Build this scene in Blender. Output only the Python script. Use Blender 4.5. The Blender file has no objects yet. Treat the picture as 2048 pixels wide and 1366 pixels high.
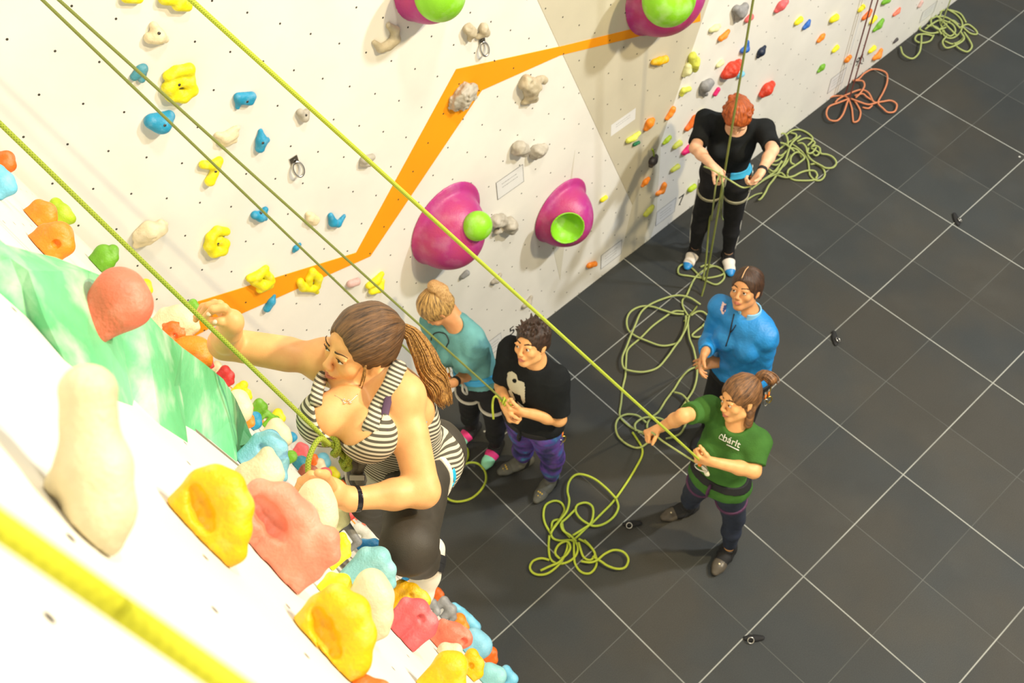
import bpy, math, random
import numpy as np
from mathutils import Vector, Matrix
V3 = lambda *a: np.array(a, dtype=float)
random.seed(7); RNG = np.random.RandomState(5)
scene = bpy.context.scene
COL = scene.collection

# ------------------------------------------------------------------ camera
CAM = V3(-4.6090, -2.7209, 5.9575)
RC = np.array([[0.74169878, -0.66854784, -0.05409904], [-0.57521343, -0.59251592, -0.56396312], [0.34498178, 0.44940925, -0.82402603]])
FPX = 2013.83; CX, CY = 1024.0, 683.0
def ray(x, y): return RC.T @ V3((x - CX) / FPX, (y - CY) / FPX, 1.0)
def at(x, y, t): return CAM + t * ray(x, y)                 # point at depth t along the view axis
def onz(x, y, z=0.0):
    d = ray(x, y); return CAM + d * ((z - CAM[2]) / d[2])
YB = 0.5                                                     # back wall plane
def onback(x, y, off=0.0):
    d = ray(x, y); return CAM + d * ((YB - off - CAM[1]) / d[1])
NX0, NK = -3.73, 0.18                                        # leaning side wall  x = NX0 - NK z
NN = V3(1, 0, NK) / math.sqrt(1 + NK * NK)
def offn(P): return (P - V3(NX0, 0, 0)) @ NN
def onnear(x, y, off=0.0):
    d = ray(x, y); return CAM + d * ((off - offn(CAM)) / (NN @ d))
def depth(P): return (RC @ (P - CAM))[2]
def unit(v): v = np.asarray(v, float); return v / (np.linalg.norm(v) + 1e-12)
def chain(P, x, y, L, side='f'):
    """point on pixel ray at distance L from P (nearer or farther one)"""
    d = ray(x, y); d2 = d @ d; w = CAM - P
    b = w @ d; c = w @ w - L * L; D = b * b - d2 * c
    if D < 0: return P + unit(CAM + d * (-b / d2) - P) * L
    t = (-b + (math.sqrt(D) if side == 'f' else -math.sqrt(D))) / d2
    return CAM + t * d

# ------------------------------------------------------------------ materials
MATS = {}
def mat(name, col, rough=0.6, var=0.12, vscale=8.0, bump=0.0, bscale=60.0, spec=0.4, chalk=0.0, metal=0.0, col2=None):
    if name in MATS: return MATS[name]
    m = bpy.data.materials.new(name); m.use_nodes = True; nt = m.node_tree; n = nt.nodes; l = nt.links
    b = n['Principled BSDF']; b.inputs['Roughness'].default_value = rough; b.inputs['Metallic'].default_value = metal
    b.inputs['Specular IOR Level'].default_value = spec
    tc = n.new('ShaderNodeTexCoord'); no = n.new('ShaderNodeTexNoise'); no.inputs['Scale'].default_value = vscale; no.inputs['Detail'].default_value = 4
    l.new(tc.outputs['Object'], no.inputs['Vector'])
    r = n.new('ShaderNodeValToRGB'); c = np.array(col[:3]); c2 = np.array(col2) if col2 is not None else c * (1 - var)
    r.color_ramp.elements[0].position = 0.3; r.color_ramp.elements[1].position = 0.7
    r.color_ramp.elements[0].color = (*np.clip(c2, 0, 1), 1); r.color_ramp.elements[1].color = (*np.clip(c * (1 + var * .4), 0, 1), 1)
    l.new(no.outputs['Fac'], r.inputs['Fac']); out = r.outputs['Color']
    if chalk > 0:
        n2 = n.new('ShaderNodeTexNoise'); n2.inputs['Scale'].default_value = vscale * 2.3; n2.inputs['Detail'].default_value = 6
        l.new(tc.outputs['Object'], n2.inputs['Vector'])
        r2 = n.new('ShaderNodeValToRGB'); r2.color_ramp.elements[0].position = .5; r2.color_ramp.elements[1].position = .72
        r2.color_ramp.elements[0].color = (0, 0, 0, 1); r2.color_ramp.elements[1].color = (chalk,) * 3 + (1,)
        mx = n.new('ShaderNodeMix'); mx.data_type = 'RGBA'; l.new(n2.outputs['Fac'], r2.inputs['Fac'])
        l.new(r2.outputs['Color'], mx.inputs[0]); l.new(out, mx.inputs[6]); mx.inputs[7].default_value = (.85, .82, .74, 1); out = mx.outputs[2]
    l.new(out, b.inputs['Base Color'])
    if bump > 0:
        n3 = n.new('ShaderNodeTexNoise'); n3.inputs['Scale'].default_value = bscale; n3.inputs['Detail'].default_value = 3
        l.new(tc.outputs['Object'], n3.inputs['Vector'])
        bp = n.new('ShaderNodeBump'); bp.inputs['Strength'].default_value = bump; bp.inputs['Distance'].default_value = .01
        l.new(n3.outputs['Fac'], bp.inputs['Height']); l.new(bp.outputs['Normal'], b.inputs['Normal'])
    MATS[name] = m; return m
def math_node(nt, op, a, b=None, v=None):
    k = nt.nodes.new('ShaderNodeMath'); k.operation = op
    for i, s in enumerate((a, b)):
        if s is None: continue
        if isinstance(s, (int, float)): k.inputs[i].default_value = s
        else: nt.links.new(s, k.inputs[i])
    return k.outputs[0]
def rope_mat(name, col, col2):
    m = bpy.data.materials.new(name); m.use_nodes = True; nt = m.node_tree; b = nt.nodes['Principled BSDF']; b.inputs['Roughness'].default_value = .75
    uv = nt.nodes.new('ShaderNodeUVMap'); uv.uv_map = 'uv'; sp = nt.nodes.new('ShaderNodeSeparateXYZ'); nt.links.new(uv.outputs[0], sp.inputs[0])
    u, v = sp.outputs[0], sp.outputs[1]
    s1 = math_node(nt, 'SINE', math_node(nt, 'ADD', math_node(nt, 'MULTIPLY', u, 1000.0), math_node(nt, 'MULTIPLY', v, 25.13)))
    s2 = math_node(nt, 'SINE', math_node(nt, 'SUBTRACT', math_node(nt, 'MULTIPLY', u, 1000.0), math_node(nt, 'MULTIPLY', v, 25.13)))
    mx = math_node(nt, 'MAXIMUM', s1, s2); f = math_node(nt, 'MULTIPLY_ADD', mx, .5); nt.nodes[-1].inputs[2].default_value = .5
    mix = nt.nodes.new('ShaderNodeMix'); mix.data_type = 'RGBA'; nt.links.new(f, mix.inputs[0]); mix.inputs[6].default_value = (*col2, 1); mix.inputs[7].default_value = (*col, 1)
    nt.links.new(mix.outputs[2], b.inputs['Base Color'])
    bp = nt.nodes.new('ShaderNodeBump'); bp.inputs['Strength'].default_value = .5; bp.inputs['Distance'].default_value = .001
    nt.links.new(f, bp.inputs['Height']); nt.links.new(bp.outputs[0], b.inputs['Normal'])
    MATS[name] = m; return m

# ------------------------------------------------------------------ mesh helpers
def link(name, me, m=None, parent=None, loc=(0, 0, 0)):
    o = bpy.data.objects.new(name, me); COL.objects.link(o)
    if m is not None:
        for k in (m if isinstance(m, (list, tuple)) else [m]): me.materials.append(k)
    o.location = loc
    if parent is not None: o.parent = parent
    return o
def tag(o, label, cat=None, group=None):
    if label: o['label'] = label
    if cat: o['category'] = cat
    if group: o['group'] = group
    return o
def empty(name, loc, label, cat, group=None):
    o = bpy.data.objects.new(name, None); COL.objects.link(o); o.location = tuple(loc); o.empty_display_size = .05
    return tag(o, label, cat, group)
def mesh_np(name, v, f, smooth=True):
    me = bpy.data.meshes.new(name); v = np.asarray(v, np.float32); f = np.asarray(f, np.int32); n, k = f.shape
    me.vertices.add(len(v)); me.vertices.foreach_set('co', v.ravel())
    me.loops.add(n * k); me.loops.foreach_set('vertex_index', f.ravel())
    me.polygons.add(n); me.polygons.foreach_set('loop_start', np.arange(0, n * k, k, dtype=np.int32))
    me.polygons.foreach_set('use_smooth', np.full(n, smooth)); me.update(calc_edges=True); return me
def child(name, v, f, m, parent=None, smooth=True):
    """link mesh given in world coordinates; origin at parent's base or at the mesh centre"""
    v = np.asarray(v, float)
    if parent is not None:
        b = V3(*parent['_w']) if '_w' in parent else np.array(parent.location)
        o = link(name, mesh_np(name, v - b, f, smooth), m, parent); o['_w'] = tuple(b)
    else:
        c = (v.min(0) + v.max(0)) / 2; o = link(name, mesh_np(name, v - c, f, smooth), m, None, tuple(c)); o['_w'] = tuple(c)
    return o
def box(c, r, M=None):
    M = np.eye(3) if M is None else np.asarray(M); s = np.array([[x, y, z] for x in (-1, 1) for y in (-1, 1) for z in (-1, 1)]) * np.asarray(r)
    v = s @ M + c
    f = [(0, 1, 3, 2), (4, 6, 7, 5), (0, 4, 5, 1), (2, 3, 7, 6), (0, 2, 6, 4), (1, 5, 7, 3)]
    if np.linalg.det(M) < 0: f = [q[::-1] for q in f]
    return v, np.array(f)
def join(parts):
    V, F, o = [], [], 0
    for v, f in parts: V.append(v); F.append(np.asarray(f) + o); o += len(v)
    return np.concatenate(V), np.concatenate(F)
def smooth_path(P, step=.012, closed=False):
    P = np.asarray(P, float)
    if closed: P = np.vstack([P[-1], P, P[0], P[1]])
    else: P = np.vstack([2 * P[0] - P[1], P, 2 * P[-1] - P[-2]])
    out = []
    for i in range(1, len(P) - 2):
        a, b, c, d = P[i - 1:i + 3]; n = max(2, int(np.linalg.norm(c - b) / step)); t = np.linspace(0, 1, n, endpoint=False)[:, None]
        out.append(.5 * ((2 * b) + (-a + c) * t + (2 * a - 5 * b + 4 * c - d) * t ** 2 + (-a + 3 * b - 3 * c + d) * t ** 3))
    r = np.vstack(out)
    return r if closed else np.vstack([r, P[-2]])
def tube(P, r, n=8, closed=False, flat=None):
    """r: number or array; flat=(axis, factor) squashes the section along axis"""
    P = np.asarray(P, float); N = len(P); r = np.broadcast_to(np.asarray(r, float), (N,))
    T = np.roll(P, -1, 0) - np.roll(P, 1, 0)
    if not closed: T[0] = P[1] - P[0]; T[-1] = P[-1] - P[-2]
    T /= np.linalg.norm(T, axis=1)[:, None] + 1e-12
    u = np.cross(T[0], V3(.3, .5, .81)); u /= np.linalg.norm(u); U = []
    for i in range(N):
        u = u - T[i] * (u @ T[i]); u /= np.linalg.norm(u) + 1e-12; U.append(u.copy())
    U = np.array(U); W = np.cross(T, U); a = np.linspace(0, 2 * math.pi, n, endpoint=False)
    off = (U[:, None] * np.cos(a)[None, :, None] + W[:, None] * np.sin(a)[None, :, None]) * r[:, None, None]
    if flat is not None:
        ax = unit(flat[0]); off -= ax * (off @ ax)[..., None] * (1 - flat[1])
    Q = P[:, None] + off
    if not closed: Q = np.concatenate([P[:1, None] + off[:1] * .05, Q, P[-1:, None] + off[-1:] * .05]); N += 2
    v = Q.reshape(-1, 3)
    M = N if closed else N - 1; i = np.arange(M)[:, None]; j = np.arange(n)[None]; i2 = (i + 1) % N; j2 = (j + 1) % n
    f = np.stack([i * n + j, i * n + j2, i2 * n + j2, i2 * n + j], -1).reshape(-1, 4)
    return v, f
def rope_mesh(strands, r, n=10, step=.012):
    V, F, UV, o = [], [], [], 0
    for S in strands:
        P = smooth_path(S, step); v, f = tube(P, r, n); N = len(P) + 2
        L = np.concatenate([[0], np.cumsum(np.linalg.norm(np.diff(P, axis=0), axis=1))]); L = np.concatenate([L[:1], L, L[-1:]])
        i = np.repeat(np.arange(N - 1), n); j = np.tile(np.arange(n), N - 1)
        uv = np.stack([np.stack([L[i], j / n], 1), np.stack([L[i], (j + 1) / n], 1), np.stack([L[i + 1], (j + 1) / n], 1), np.stack([L[i + 1], j / n], 1)], 1)
        V.append(v); F.append(f + o); UV.append(uv.reshape(-1, 2)); o += len(v)
    return np.concatenate(V), np.concatenate(F), np.concatenate(UV)
def rope(name, strands, m, label=None, cat='rope', group=None, r=.0052, parent=None, step=.012, n=10):
    v, f, uv = rope_mesh(strands, r, n, step); o = child(name, v, f, m, parent)
    L = o.data.uv_layers.new(name='uv'); L.data.foreach_set('uv', uv.astype(np.float32).ravel())
    return tag(o, label, cat if label and parent is None else None, group)

# ------------------------------------------------------------------ signed distance modelling
def snoise(X, Y, Z, s, seed=0):
    r = np.random.RandomState(seed); o = 0
    for i in range(5):
        k = r.randn(3); k *= s * (0.7 + .5 * i) / np.linalg.norm(k); p = r.rand() * 6.28
        o = o + np.sin(k[0] * X + k[1] * Y + k[2] * Z + p + 1.3 * np.sin(k[1] * X - k[2] * Y + k[0] * Z + p * 2)) / (1 + .5 * i)
    return o / 2.5
class SDF:
    def __init__(s): s.p = []; s.cuts = []; s.disp = None
    def cap(s, a, b, ra, rb=None, k=.02, op='u', flat=None, ends=False, g=0.0):
        a = np.asarray(a, float); b = np.asarray(b, float); rb = ra if rb is None else rb; ra += g; rb += g
        ba = b - a; L2 = ba @ ba + 1e-12; L = math.sqrt(L2); n, q = (unit(flat[0]), flat[1]) if flat else (None, 1)
        def fn(P):
            w = P - a; t0 = (w @ ba) / L2; t = np.clip(t0, 0, 1); e = w - t[..., None] * ba if not ends else w - t0[..., None] * ba
            if n is not None: e = e + (e @ n)[..., None] * n * (q - 1)
            d = np.sqrt((e * e).sum(-1)) - (ra + (rb - ra) * t)
            if ends: d = np.maximum(d, np.maximum(-t0, t0 - 1) * L)
            return d
        R = max(ra, rb); s.p.append((fn, np.minimum(a, b) - R, np.maximum(a, b) + R, k, op)); return s
    def ell(s, c, r, M=None, k=.02, op='u', g=0.0):
        c = np.asarray(c, float); r = np.asarray(r, float) + g; M = np.eye(3) if M is None else np.asarray(M)
        def fn(P):
            q = (P - c) @ M.T; k0 = np.sqrt(((q / r) ** 2).sum(-1)); k1 = np.sqrt(((q / r ** 2) ** 2).sum(-1)) + 1e-9
            return k0 * (k0 - 1) / k1
        R = np.sqrt(((M * r[:, None]) ** 2).sum(0)); s.p.append((fn, c - R, c + R, k, op)); return s
    def path(s, P, r, k=.01, **kw):
        for i in range(len(P) - 1):
            ra, rb = (r[i], r[i + 1]) if hasattr(r, '__len__') else (r, r)
            s.cap(P[i], P[i + 1], ra, rb, k=k, **kw)
        return s
    def cut(s, p, n): s.cuts.append((np.asarray(p, float), unit(n))); return s      # removes the side n points to
    def mesh(s, h, pad=None):
        u = [p for p in s.p if p[4] == 'u']; kk = max(p[3] for p in s.p); pad = 3 * h + (pad or 0)
        lo = np.min([p[1] for p in u], 0) - pad; hi = np.max([p[2] for p in u], 0) + pad
        N = np.ceil((hi - lo) / h).astype(int) + 1; ax = [lo[i] + h * np.arange(N[i]) for i in range(3)]
        F = np.full(tuple(N), .5, np.float32)
        for fn, a, b, k, op in s.p:
            e = k + 3 * h; i0 = np.clip(np.floor((a - e - lo) / h).astype(int), 0, N); i1 = np.clip(np.ceil((b + e - lo) / h).astype(int) + 1, 0, N)
            if (i1 <= i0).any(): continue
            sl = tuple(slice(i0[i], i1[i]) for i in range(3))
            G = np.stack(np.meshgrid(*[ax[i][sl[i]] for i in range(3)], indexing='ij'), -1); d = fn(G); A = F[sl]
            if op == 'u':
                hh = np.clip(.5 + .5 * (A - d) / max(k, 1e-5), 0, 1); F[sl] = A + (d - A) * hh - k * hh * (1 - hh)
            else:
                d = -d; hh = np.clip(.5 + .5 * (d - A) / max(k, 1e-5), 0, 1); F[sl] = A + (d - A) * hh + k * hh * (1 - hh)
        if s.disp or s.cuts:
            X, Y, Z = np.meshgrid(*ax, indexing='ij', sparse=True)
            if s.disp: F += s.disp(X, Y, Z).astype(np.float32)
            for p, n in s.cuts: F = np.maximum(F, ((X - p[0]) * n[0] + (Y - p[1]) * n[1] + (Z - p[2]) * n[2]).astype(np.float32))
        for i in range(3):
            sl = [slice(None)] * 3
            for e in (0, -1): sl[i] = e; F[tuple(sl)] = .1
        return nets(F, lo, h)
def nets(F, lo, h):
    I = F < 0; a, b, c = [n - 1 for n in F.shape]
    corners = [(x, y, z) for x in (0, 1) for y in (0, 1) for z in (0, 1)]
    cnt = np.zeros((a, b, c), np.int8)
    for x, y, z in corners: cnt += I[x:a + x, y:b + y, z:c + z]
    act = (cnt > 0) & (cnt < 8); idx = np.argwhere(act); ids = np.full((a, b, c), -1, np.int32); ids[act] = np.arange(len(idx))
    i, j, k = idx.T; vals = {q: F[i + q[0], j + q[1], k + q[2]] for q in corners}
    S = np.zeros((len(idx), 3)); Cn = np.zeros(len(idx))
    for q in corners:
        for d in range(3):
            if q[d]: continue
            q2 = list(q); q2[d] = 1; q2 = tuple(q2); f0, f1 = vals[q], vals[q2]; m = (f0 < 0) != (f1 < 0)
            t = np.where(m, f0 / np.where(m, f0 - f1, 1), 0); P = np.zeros((len(idx), 3)); P[:] = q; P[:, d] = t
            S += P * m[:, None]; Cn += m
    v = lo + h * (idx + S / Cn[:, None]); Q = []
    for d in range(3):
        e, g = (d + 1) % 3, (d + 2) % 3
        A = np.moveaxis(I, d, 0); m = A[:-1] != A[1:]; m = np.moveaxis(m, 0, d)
        w = np.argwhere(m); ok = (w[:, e] > 0) & (w[:, g] > 0) & (w[:, e] < F.shape[e] - 1) & (w[:, g] < F.shape[g] - 1); w = w[ok]
        def cell(de, dg):
            c_ = w.copy(); c_[:, e] -= de; c_[:, g] -= dg; return ids[c_[:, 0], c_[:, 1], c_[:, 2]]
        q = np.stack([cell(1, 1), cell(0, 1), cell(0, 0), cell(1, 0)], 1); ins = I[w[:, 0], w[:, 1], w[:, 2]]
        q[~ins] = q[~ins][:, ::-1]; Q.append(q)
    Q = np.concatenate(Q); return v, Q[(Q >= 0).all(1)]
# ------------------------------------------------------------------ setting
def quadmesh(pts): return np.array(pts, float), np.array([[0, 1, 2, 3]])
def struct(o): o['kind'] = 'structure'; return o
def floor_mat():
    m = bpy.data.materials.new('rubber_mat_floor'); m.use_nodes = True; nt = m.node_tree; n, l = nt.nodes, nt.links; b = n['Principled BSDF']
    ge = n.new('ShaderNodeNewGeometry'); sp = n.new('ShaderNodeSeparateXYZ'); l.new(ge.outputs['Position'], sp.inputs[0])
    def noise(sc, det=3):
        k = n.new('ShaderNodeTexNoise'); k.inputs['Scale'].default_value = sc; k.inputs['Detail'].default_value = det; l.new(ge.outputs['Position'], k.inputs['Vector']); return k.outputs['Fac']
    def ramp(f, a, ca, c, cc):
        r = n.new('ShaderNodeValToRGB'); r.color_ramp.elements[0].position = a; r.color_ramp.elements[1].position = c
        r.color_ramp.elements[0].color = (*ca, 1); r.color_ramp.elements[1].color = (*cc, 1); l.new(f, r.inputs[0]); return r.outputs[0]
    def mix(f, a, c, t='MIX'):
        k = n.new('ShaderNodeMix'); k.data_type = 'RGBA'; k.blend_type = t
        for i, s in ((0, f), (6, a), (7, c)):
            if hasattr(s, 'links') or hasattr(s, 'node'): l.new(s, k.inputs[i])
            else: k.inputs[i].default_value = s if i == 0 else (*s, 1)
        return k.outputs[2]
    col = ramp(noise(3.1, 5), .35, (.020, .022, .020), .7, (.040, .042, .039))
    col = mix(.55, col, ramp(noise(240, 2), .38, (.014, .015, .014), .62, (.062, .065, .060)))
    col = mix(ramp(noise(1.7, 8), .56, (0, 0, 0), .78, (.35, .35, .35)), col, (.10, .105, .10))
    col = mix(.5, col, mix(ramp(noise(1.1, 4), .4, (0, 0, 0), .6, (1, 1, 1)), (.046, .040, .028), (.026, .033, .036)))
    # per tile tone
    fx = math_node(nt, 'FLOOR', math_node(nt, 'MULTIPLY', sp.outputs[0], 2.0)); fy = math_node(nt, 'FLOOR', math_node(nt, 'MULTIPLY', sp.outputs[1], 2.0))
    cb = n.new('ShaderNodeCombineXYZ'); l.new(fx, cb.inputs[0]); l.new(fy, cb.inputs[1]); wn = n.new('ShaderNodeTexWhiteNoise'); l.new(cb.outputs[0], wn.inputs[0])
    col = mix(1.0, col, ramp(wn.outputs[0], 0, (.88, .88, .88), 1, (1.1, 1.1, 1.1)), 'MULTIPLY')
    def line(s, period, w, off=0.0):                 # 1 near multiples of period
        f = math_node(nt, 'PINGPONG', math_node(nt, 'ADD', s, off), period / 2.0)
        k = n.new('ShaderNodeMapRange'); k.inputs[1].default_value = w * .6; k.inputs[2].default_value = w; k.inputs[3].default_value = 1; k.inputs[4].default_value = 0
        l.new(f, k.inputs[0]); return k.outputs[0]
    X, Y = sp.outputs[0], sp.outputs[1]
    thin = math_node(nt, 'MAXIMUM', line(X, 1.0, .0028, .5), line(Y, 1.0, .0028, .5))
    main = math_node(nt, 'MAXIMUM', line(X, 1.0, .0044), line(Y, 1.0, .0044))
    thinm = math_node(nt, 'MULTIPLY', thin, ramp(noise(2.3, 2), .3, (.25, .25, .25), .6, (1, 1, 1)))
    mainm = math_node(nt, 'MULTIPLY', main, ramp(noise(1.9, 3), .28, (.35, .35, .35), .5, (1, 1, 1)))
    col = mix(thinm, col, (.095, .10, .092)); col = mix(mainm, col, (.33, .34, .31))
    vo = n.new('ShaderNodeTexVoronoi'); vo.inputs['Scale'].default_value = 2.2; l.new(ge.outputs['Position'], vo.inputs['Vector'])
    dot = ramp(vo.outputs['Distance'], .012, (1, 1, 1), .022, (0, 0, 0)); col = mix(dot, col, (.5, .5, .46))
    l.new(col, b.inputs['Base Color']); b.inputs['Roughness'].default_value = .62; b.inputs['Specular IOR Level'].default_value = .35
    bp = n.new('ShaderNodeBump'); bp.inputs['Strength'].default_value = .25; bp.inputs['Distance'].default_value = .002; l.new(noise(260, 2), bp.inputs['Height']); l.new(bp.outputs[0], b.inputs['Normal'])
    return m
def wall_mat(name, col, holes, phase=(0, 0), dirt=.5):
    m = bpy.data.materials.new(name); m.use_nodes = True; nt = m.node_tree; n, l = nt.nodes, nt.links; b = n['Principled BSDF']; b.inputs['Roughness'].default_value = .55
    b.inputs['Specular IOR Level'].default_value = .3
    ge = n.new('ShaderNodeNewGeometry'); sp = n.new('ShaderNodeSeparateXYZ'); l.new(ge.outputs['Position'], sp.inputs[0])
    no = n.new('ShaderNodeTexNoise'); no.inputs['Scale'].default_value = 2.5; no.inputs['Detail'].default_value = 6; l.new(ge.outputs['Position'], no.inputs['Vector'])
    r = n.new('ShaderNodeValToRGB'); c = np.array(col); r.color_ramp.elements[0].position = .3; r.color_ramp.elements[1].position = .65
    r.color_ramp.elements[0].color = (*(c * .9), 1); r.color_ramp.elements[1].color = (*c, 1); l.new(no.outputs['Fac'], r.inputs[0])
    u = sp.outputs[0 if holes == 'back' else 1]; z = sp.outputs[2]; P = .2405
    def frac(s, off):
        k = math_node(nt, 'PINGPONG', math_node(nt, 'ADD', s, off), P / 2); return k
    def dist(ox, oz):
        a = frac(u, ox); c_ = frac(z, oz); a2 = math_node(nt, 'MULTIPLY', a, a); c2 = math_node(nt, 'MULTIPLY', c_, c_); return math_node(nt, 'SQRT', math_node(nt, 'ADD', a2, c2))
    ox, oz = 3.881 + phase[0], -3.857 + 16 * P + phase[1]
    d = math_node(nt, 'MINIMUM', dist(ox + 10 * P, oz), dist(ox + 10.5 * P, oz + P / 2))
    k = n.new('ShaderNodeMapRange'); k.inputs[1].default_value = .0042; k.inputs[2].default_value = .0056; k.inputs[3].default_value = 1; k.inputs[4].default_value = 0; l.new(d, k.inputs[0])
    vo = n.new('ShaderNodeTexVoronoi'); vo.inputs['Scale'].default_value = 3.1; l.new(ge.outputs['Position'], vo.inputs['Vector'])
    k2 = n.new('ShaderNodeMapRange'); k2.inputs[1].default_value = .008; k2.inputs[2].default_value = .014; k2.inputs[3].default_value = dirt; k2.inputs[4].default_value = 0; l.new(vo.outputs['Distance'], k2.inputs[0])
    mx = n.new('ShaderNodeMix'); mx.data_type = 'RGBA'; l.new(k2.outputs[0], mx.inputs[0]); l.new(r.outputs[0], mx.inputs[6]); mx.inputs[7].default_value = (.3, .27, .2, 1)
    mx2 = n.new('ShaderNodeMix'); mx2.data_type = 'RGBA'; l.new(k.outputs[0], mx2.inputs[0]); l.new(mx.outputs[2], mx2.inputs[6]); mx2.inputs[7].default_value = (.045, .04, .03, 1)
    l.new(mx2.outputs[2], b.inputs['Base Color'])
    bp = n.new('ShaderNodeBump'); bp.inputs['Strength'].default_value = .15; bp.inputs['Distance'].default_value = .002
    n2 = n.new('ShaderNodeTexNoise'); n2.inputs['Scale'].default_value = 90; l.new(ge.outputs['Position'], n2.inputs['Vector']); l.new(n2.outputs['Fac'], bp.inputs['Height']); l.new(bp.outputs[0], b.inputs['Normal'])
    return m
M_WALL = wall_mat('climbing_wall_paint', (.84, .82, .75), 'back'); M_WALLN = wall_mat('side_wall_paint', (.84, .81, .71), 'near', (.05, .03), .3)
M_BEIGE = wall_mat('beige_panel_tone', (.61, .565, .43), 'back'); M_STRIPE = wall_mat('orange_stripe_paint', (.93, .35, .008), 'back', dirt=.15)
M_PALE = wall_mat('pale_panel_tone', (.71, .68, .56), 'back')
v, f = quadmesh([(-7, -13, 0), (14, -13, 0), (14, YB + .05, 0), (-7, YB + .05, 0)])
o = struct(child('floor', v, f, floor_mat(), smooth=False))
v, f = box(((14 - 5.4) / 2 , YB + .06, 4.0), ((14 + 5.4) / 2, .06, 4.02)); wb = struct(child('wall_back', v, f, M_WALL, smooth=False))
def nearP(y, z, off=0.0): return V3(NX0 - NK * z, y, z) + NN * off
q = [nearP(-13, 0), nearP(YB, 0), nearP(YB, 8), nearP(-13, 8)]; q2 = [p - V3(.15, 0, .02) for p in q]
v = np.array(q + q2); f = np.array([(0, 1, 2, 3), (7, 6, 5, 4), (0, 4, 5, 1), (1, 5, 6, 2), (2, 6, 7, 3), (3, 7, 4, 0)])
wl = struct(child('wall_left', v, f, M_WALLN, smooth=False))
def panel(name, px, m, parent, th=.0025, world=None, lab=None):
    """thin coloured sheet lying on the back wall, outline traced on the wall plane"""
    P = np.array([onback(x, y) for x, y in px]) if world is None else np.array(world); n = len(P); fr = P - V3(0, th, 0)
    me = bpy.data.meshes.new(name); b = V3(*parent['_w']) if parent is not None else P.mean(0)
    vs = np.vstack([P, fr]) - b; A = 0
    for i in range(n): A += P[i][0] * P[(i + 1) % n][2] - P[(i + 1) % n][0] * P[i][2]
    idx = list(range(n)) if A > 0 else list(range(n))[::-1]
    fs = [[n + i for i in idx]] + [[idx[i], idx[(i + 1) % n], n + idx[(i + 1) % n], n + idx[i]][::1] for i in range(n)]
    me.from_pydata([tuple(x) for x in vs], [], fs); me.update()
    o = link(name, me, m, parent, (0, 0, 0) if parent is not None else tuple(b)); o['_w'] = tuple(b)
    if lab: o['label'] = lab
    return o
w_beige = [onback(1322, 281), onback(1265, 410), onback(1075, 0), None, None, onback(1402, 46)]
d1 = unit(w_beige[2] - w_beige[1]); d2 = unit(w_beige[5] - w_beige[0]); w_beige[3] = w_beige[2] + d1 * 3; w_beige[4] = w_beige[5] + d2 * 3
panel('beige_panel', None, M_BEIGE, wb, .002, w_beige, 'long beige wedge')  # sharp-edged wedge, beige and darker than the surrounding wall
panel('pale_panel', [(1265, 410), (1322, 281), (1312, 440), (1300, 479), (1238, 524)], M_PALE, wb, .002)  # lower piece in a tone between the beige wedge and the wall
panel('pale_patch', [(1100, 470), (1135, 395), (1150, 300), (1135, 440), (1120, 560)], M_PALE, wb, .001)  # narrow sliver in the same in-between tone, beside the hollow egg
panel('orange_stripe', [(372, 610), (712, 505), (912, 138), (1122, 92), (1290, 51), (1400, 24), (1400, 42), (1290, 69), (1120, 110), (963, 180), (740, 512), (430, 650), (388, 672)], M_STRIPE, wb, .004, lab='zigzag orange painted stripe')
# the same stripe turns onto the leaning wall
def nearpanel(name, yz, m, parent, th=.003):
    P = np.array([nearP(y, z, .0005) for y, z in yz]); n = len(P); b = V3(*parent['_w']); fr = P + NN * th; me = bpy.data.meshes.new(name)
    vs = np.vstack([P, fr]) - b
    fs = [[n + i for i in range(n)]] + [[i, (i + 1) % n, n + (i + 1) % n, n + i] for i in range(n)]
    me.from_pydata([tuple(x) for x in vs], [], fs); me.update(); return link(name, me, m, parent)
nearpanel('orange_stripe', [(.5, 2.05), (.5, 2.27), (.24, 1.74), (-.22, 1.90), (-.9, 1.3), (-.9, 1.2), (-.24, 1.78), (.2, 1.56)], M_STRIPE, wl)
tc = nearpanel('panel_seam', [(-1.47, .0), (-1.466, .0), (-1.466, 7.8), (-1.47, 7.8)], mat('seam_dark', (.3, .27, .2)), wl)
# anchors in the floor at some mat corners
blk = mat('black_nylon', (.012, .012, .013), .7, bump=.2, bscale=300); steel = mat('brushed_steel', (.62, .6, .55), .28, metal=1.0, var=.2, vscale=30)
for (x, y), a, lab in (((1912, 440), .9, 'black strap anchor with steel ring on the mat corner far right'), ((1669, 678), .8, 'black strap anchor on the floor to the right of the blue jacket'),
                       ((1264, 1048), -.7, 'black strap anchor on the floor left of the dark climbing shoe'), ((1507, 1277), -.75, 'black strap anchor on the floor nearest the bottom edge')):
    p = onz(x, y); e = empty('floor_anchor', p, lab, 'anchor', 'strap anchors at the floor mat corners'); e['_w'] = tuple(p)
    M = np.array([[math.cos(a), math.sin(a), 0], [-math.sin(a), math.cos(a), 0], [0, 0, 1]])
    s = SDF(); s.ell(p + V3(0, 0, .006), (.055, .022, .014), M, k=.004); s.cap(p - M[0] * .05 + V3(0, 0, .004), p + M[0] * .05 + V3(0, 0, .012), .012, .014, k=.01, flat=((0, 0, 1), 1.6)); s.cut(p, (0, 0, -1))
    v, f = s.mesh(.003); child('strap', v, f, blk, e)
    t = np.linspace(0, 2 * math.pi, 20, endpoint=False); c = p - M[0] * .02 - M[1] * .018
    R_ = [c + .018 * (M[0] * math.cos(q) + (M[1] * .8 + V3(0, 0, .6)) * math.sin(q)) + V3(0, 0, .02) for q in t]
    v, f = tube(R_, .0035, 8, True); child('steel_ring', v, f, steel, e)
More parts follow.
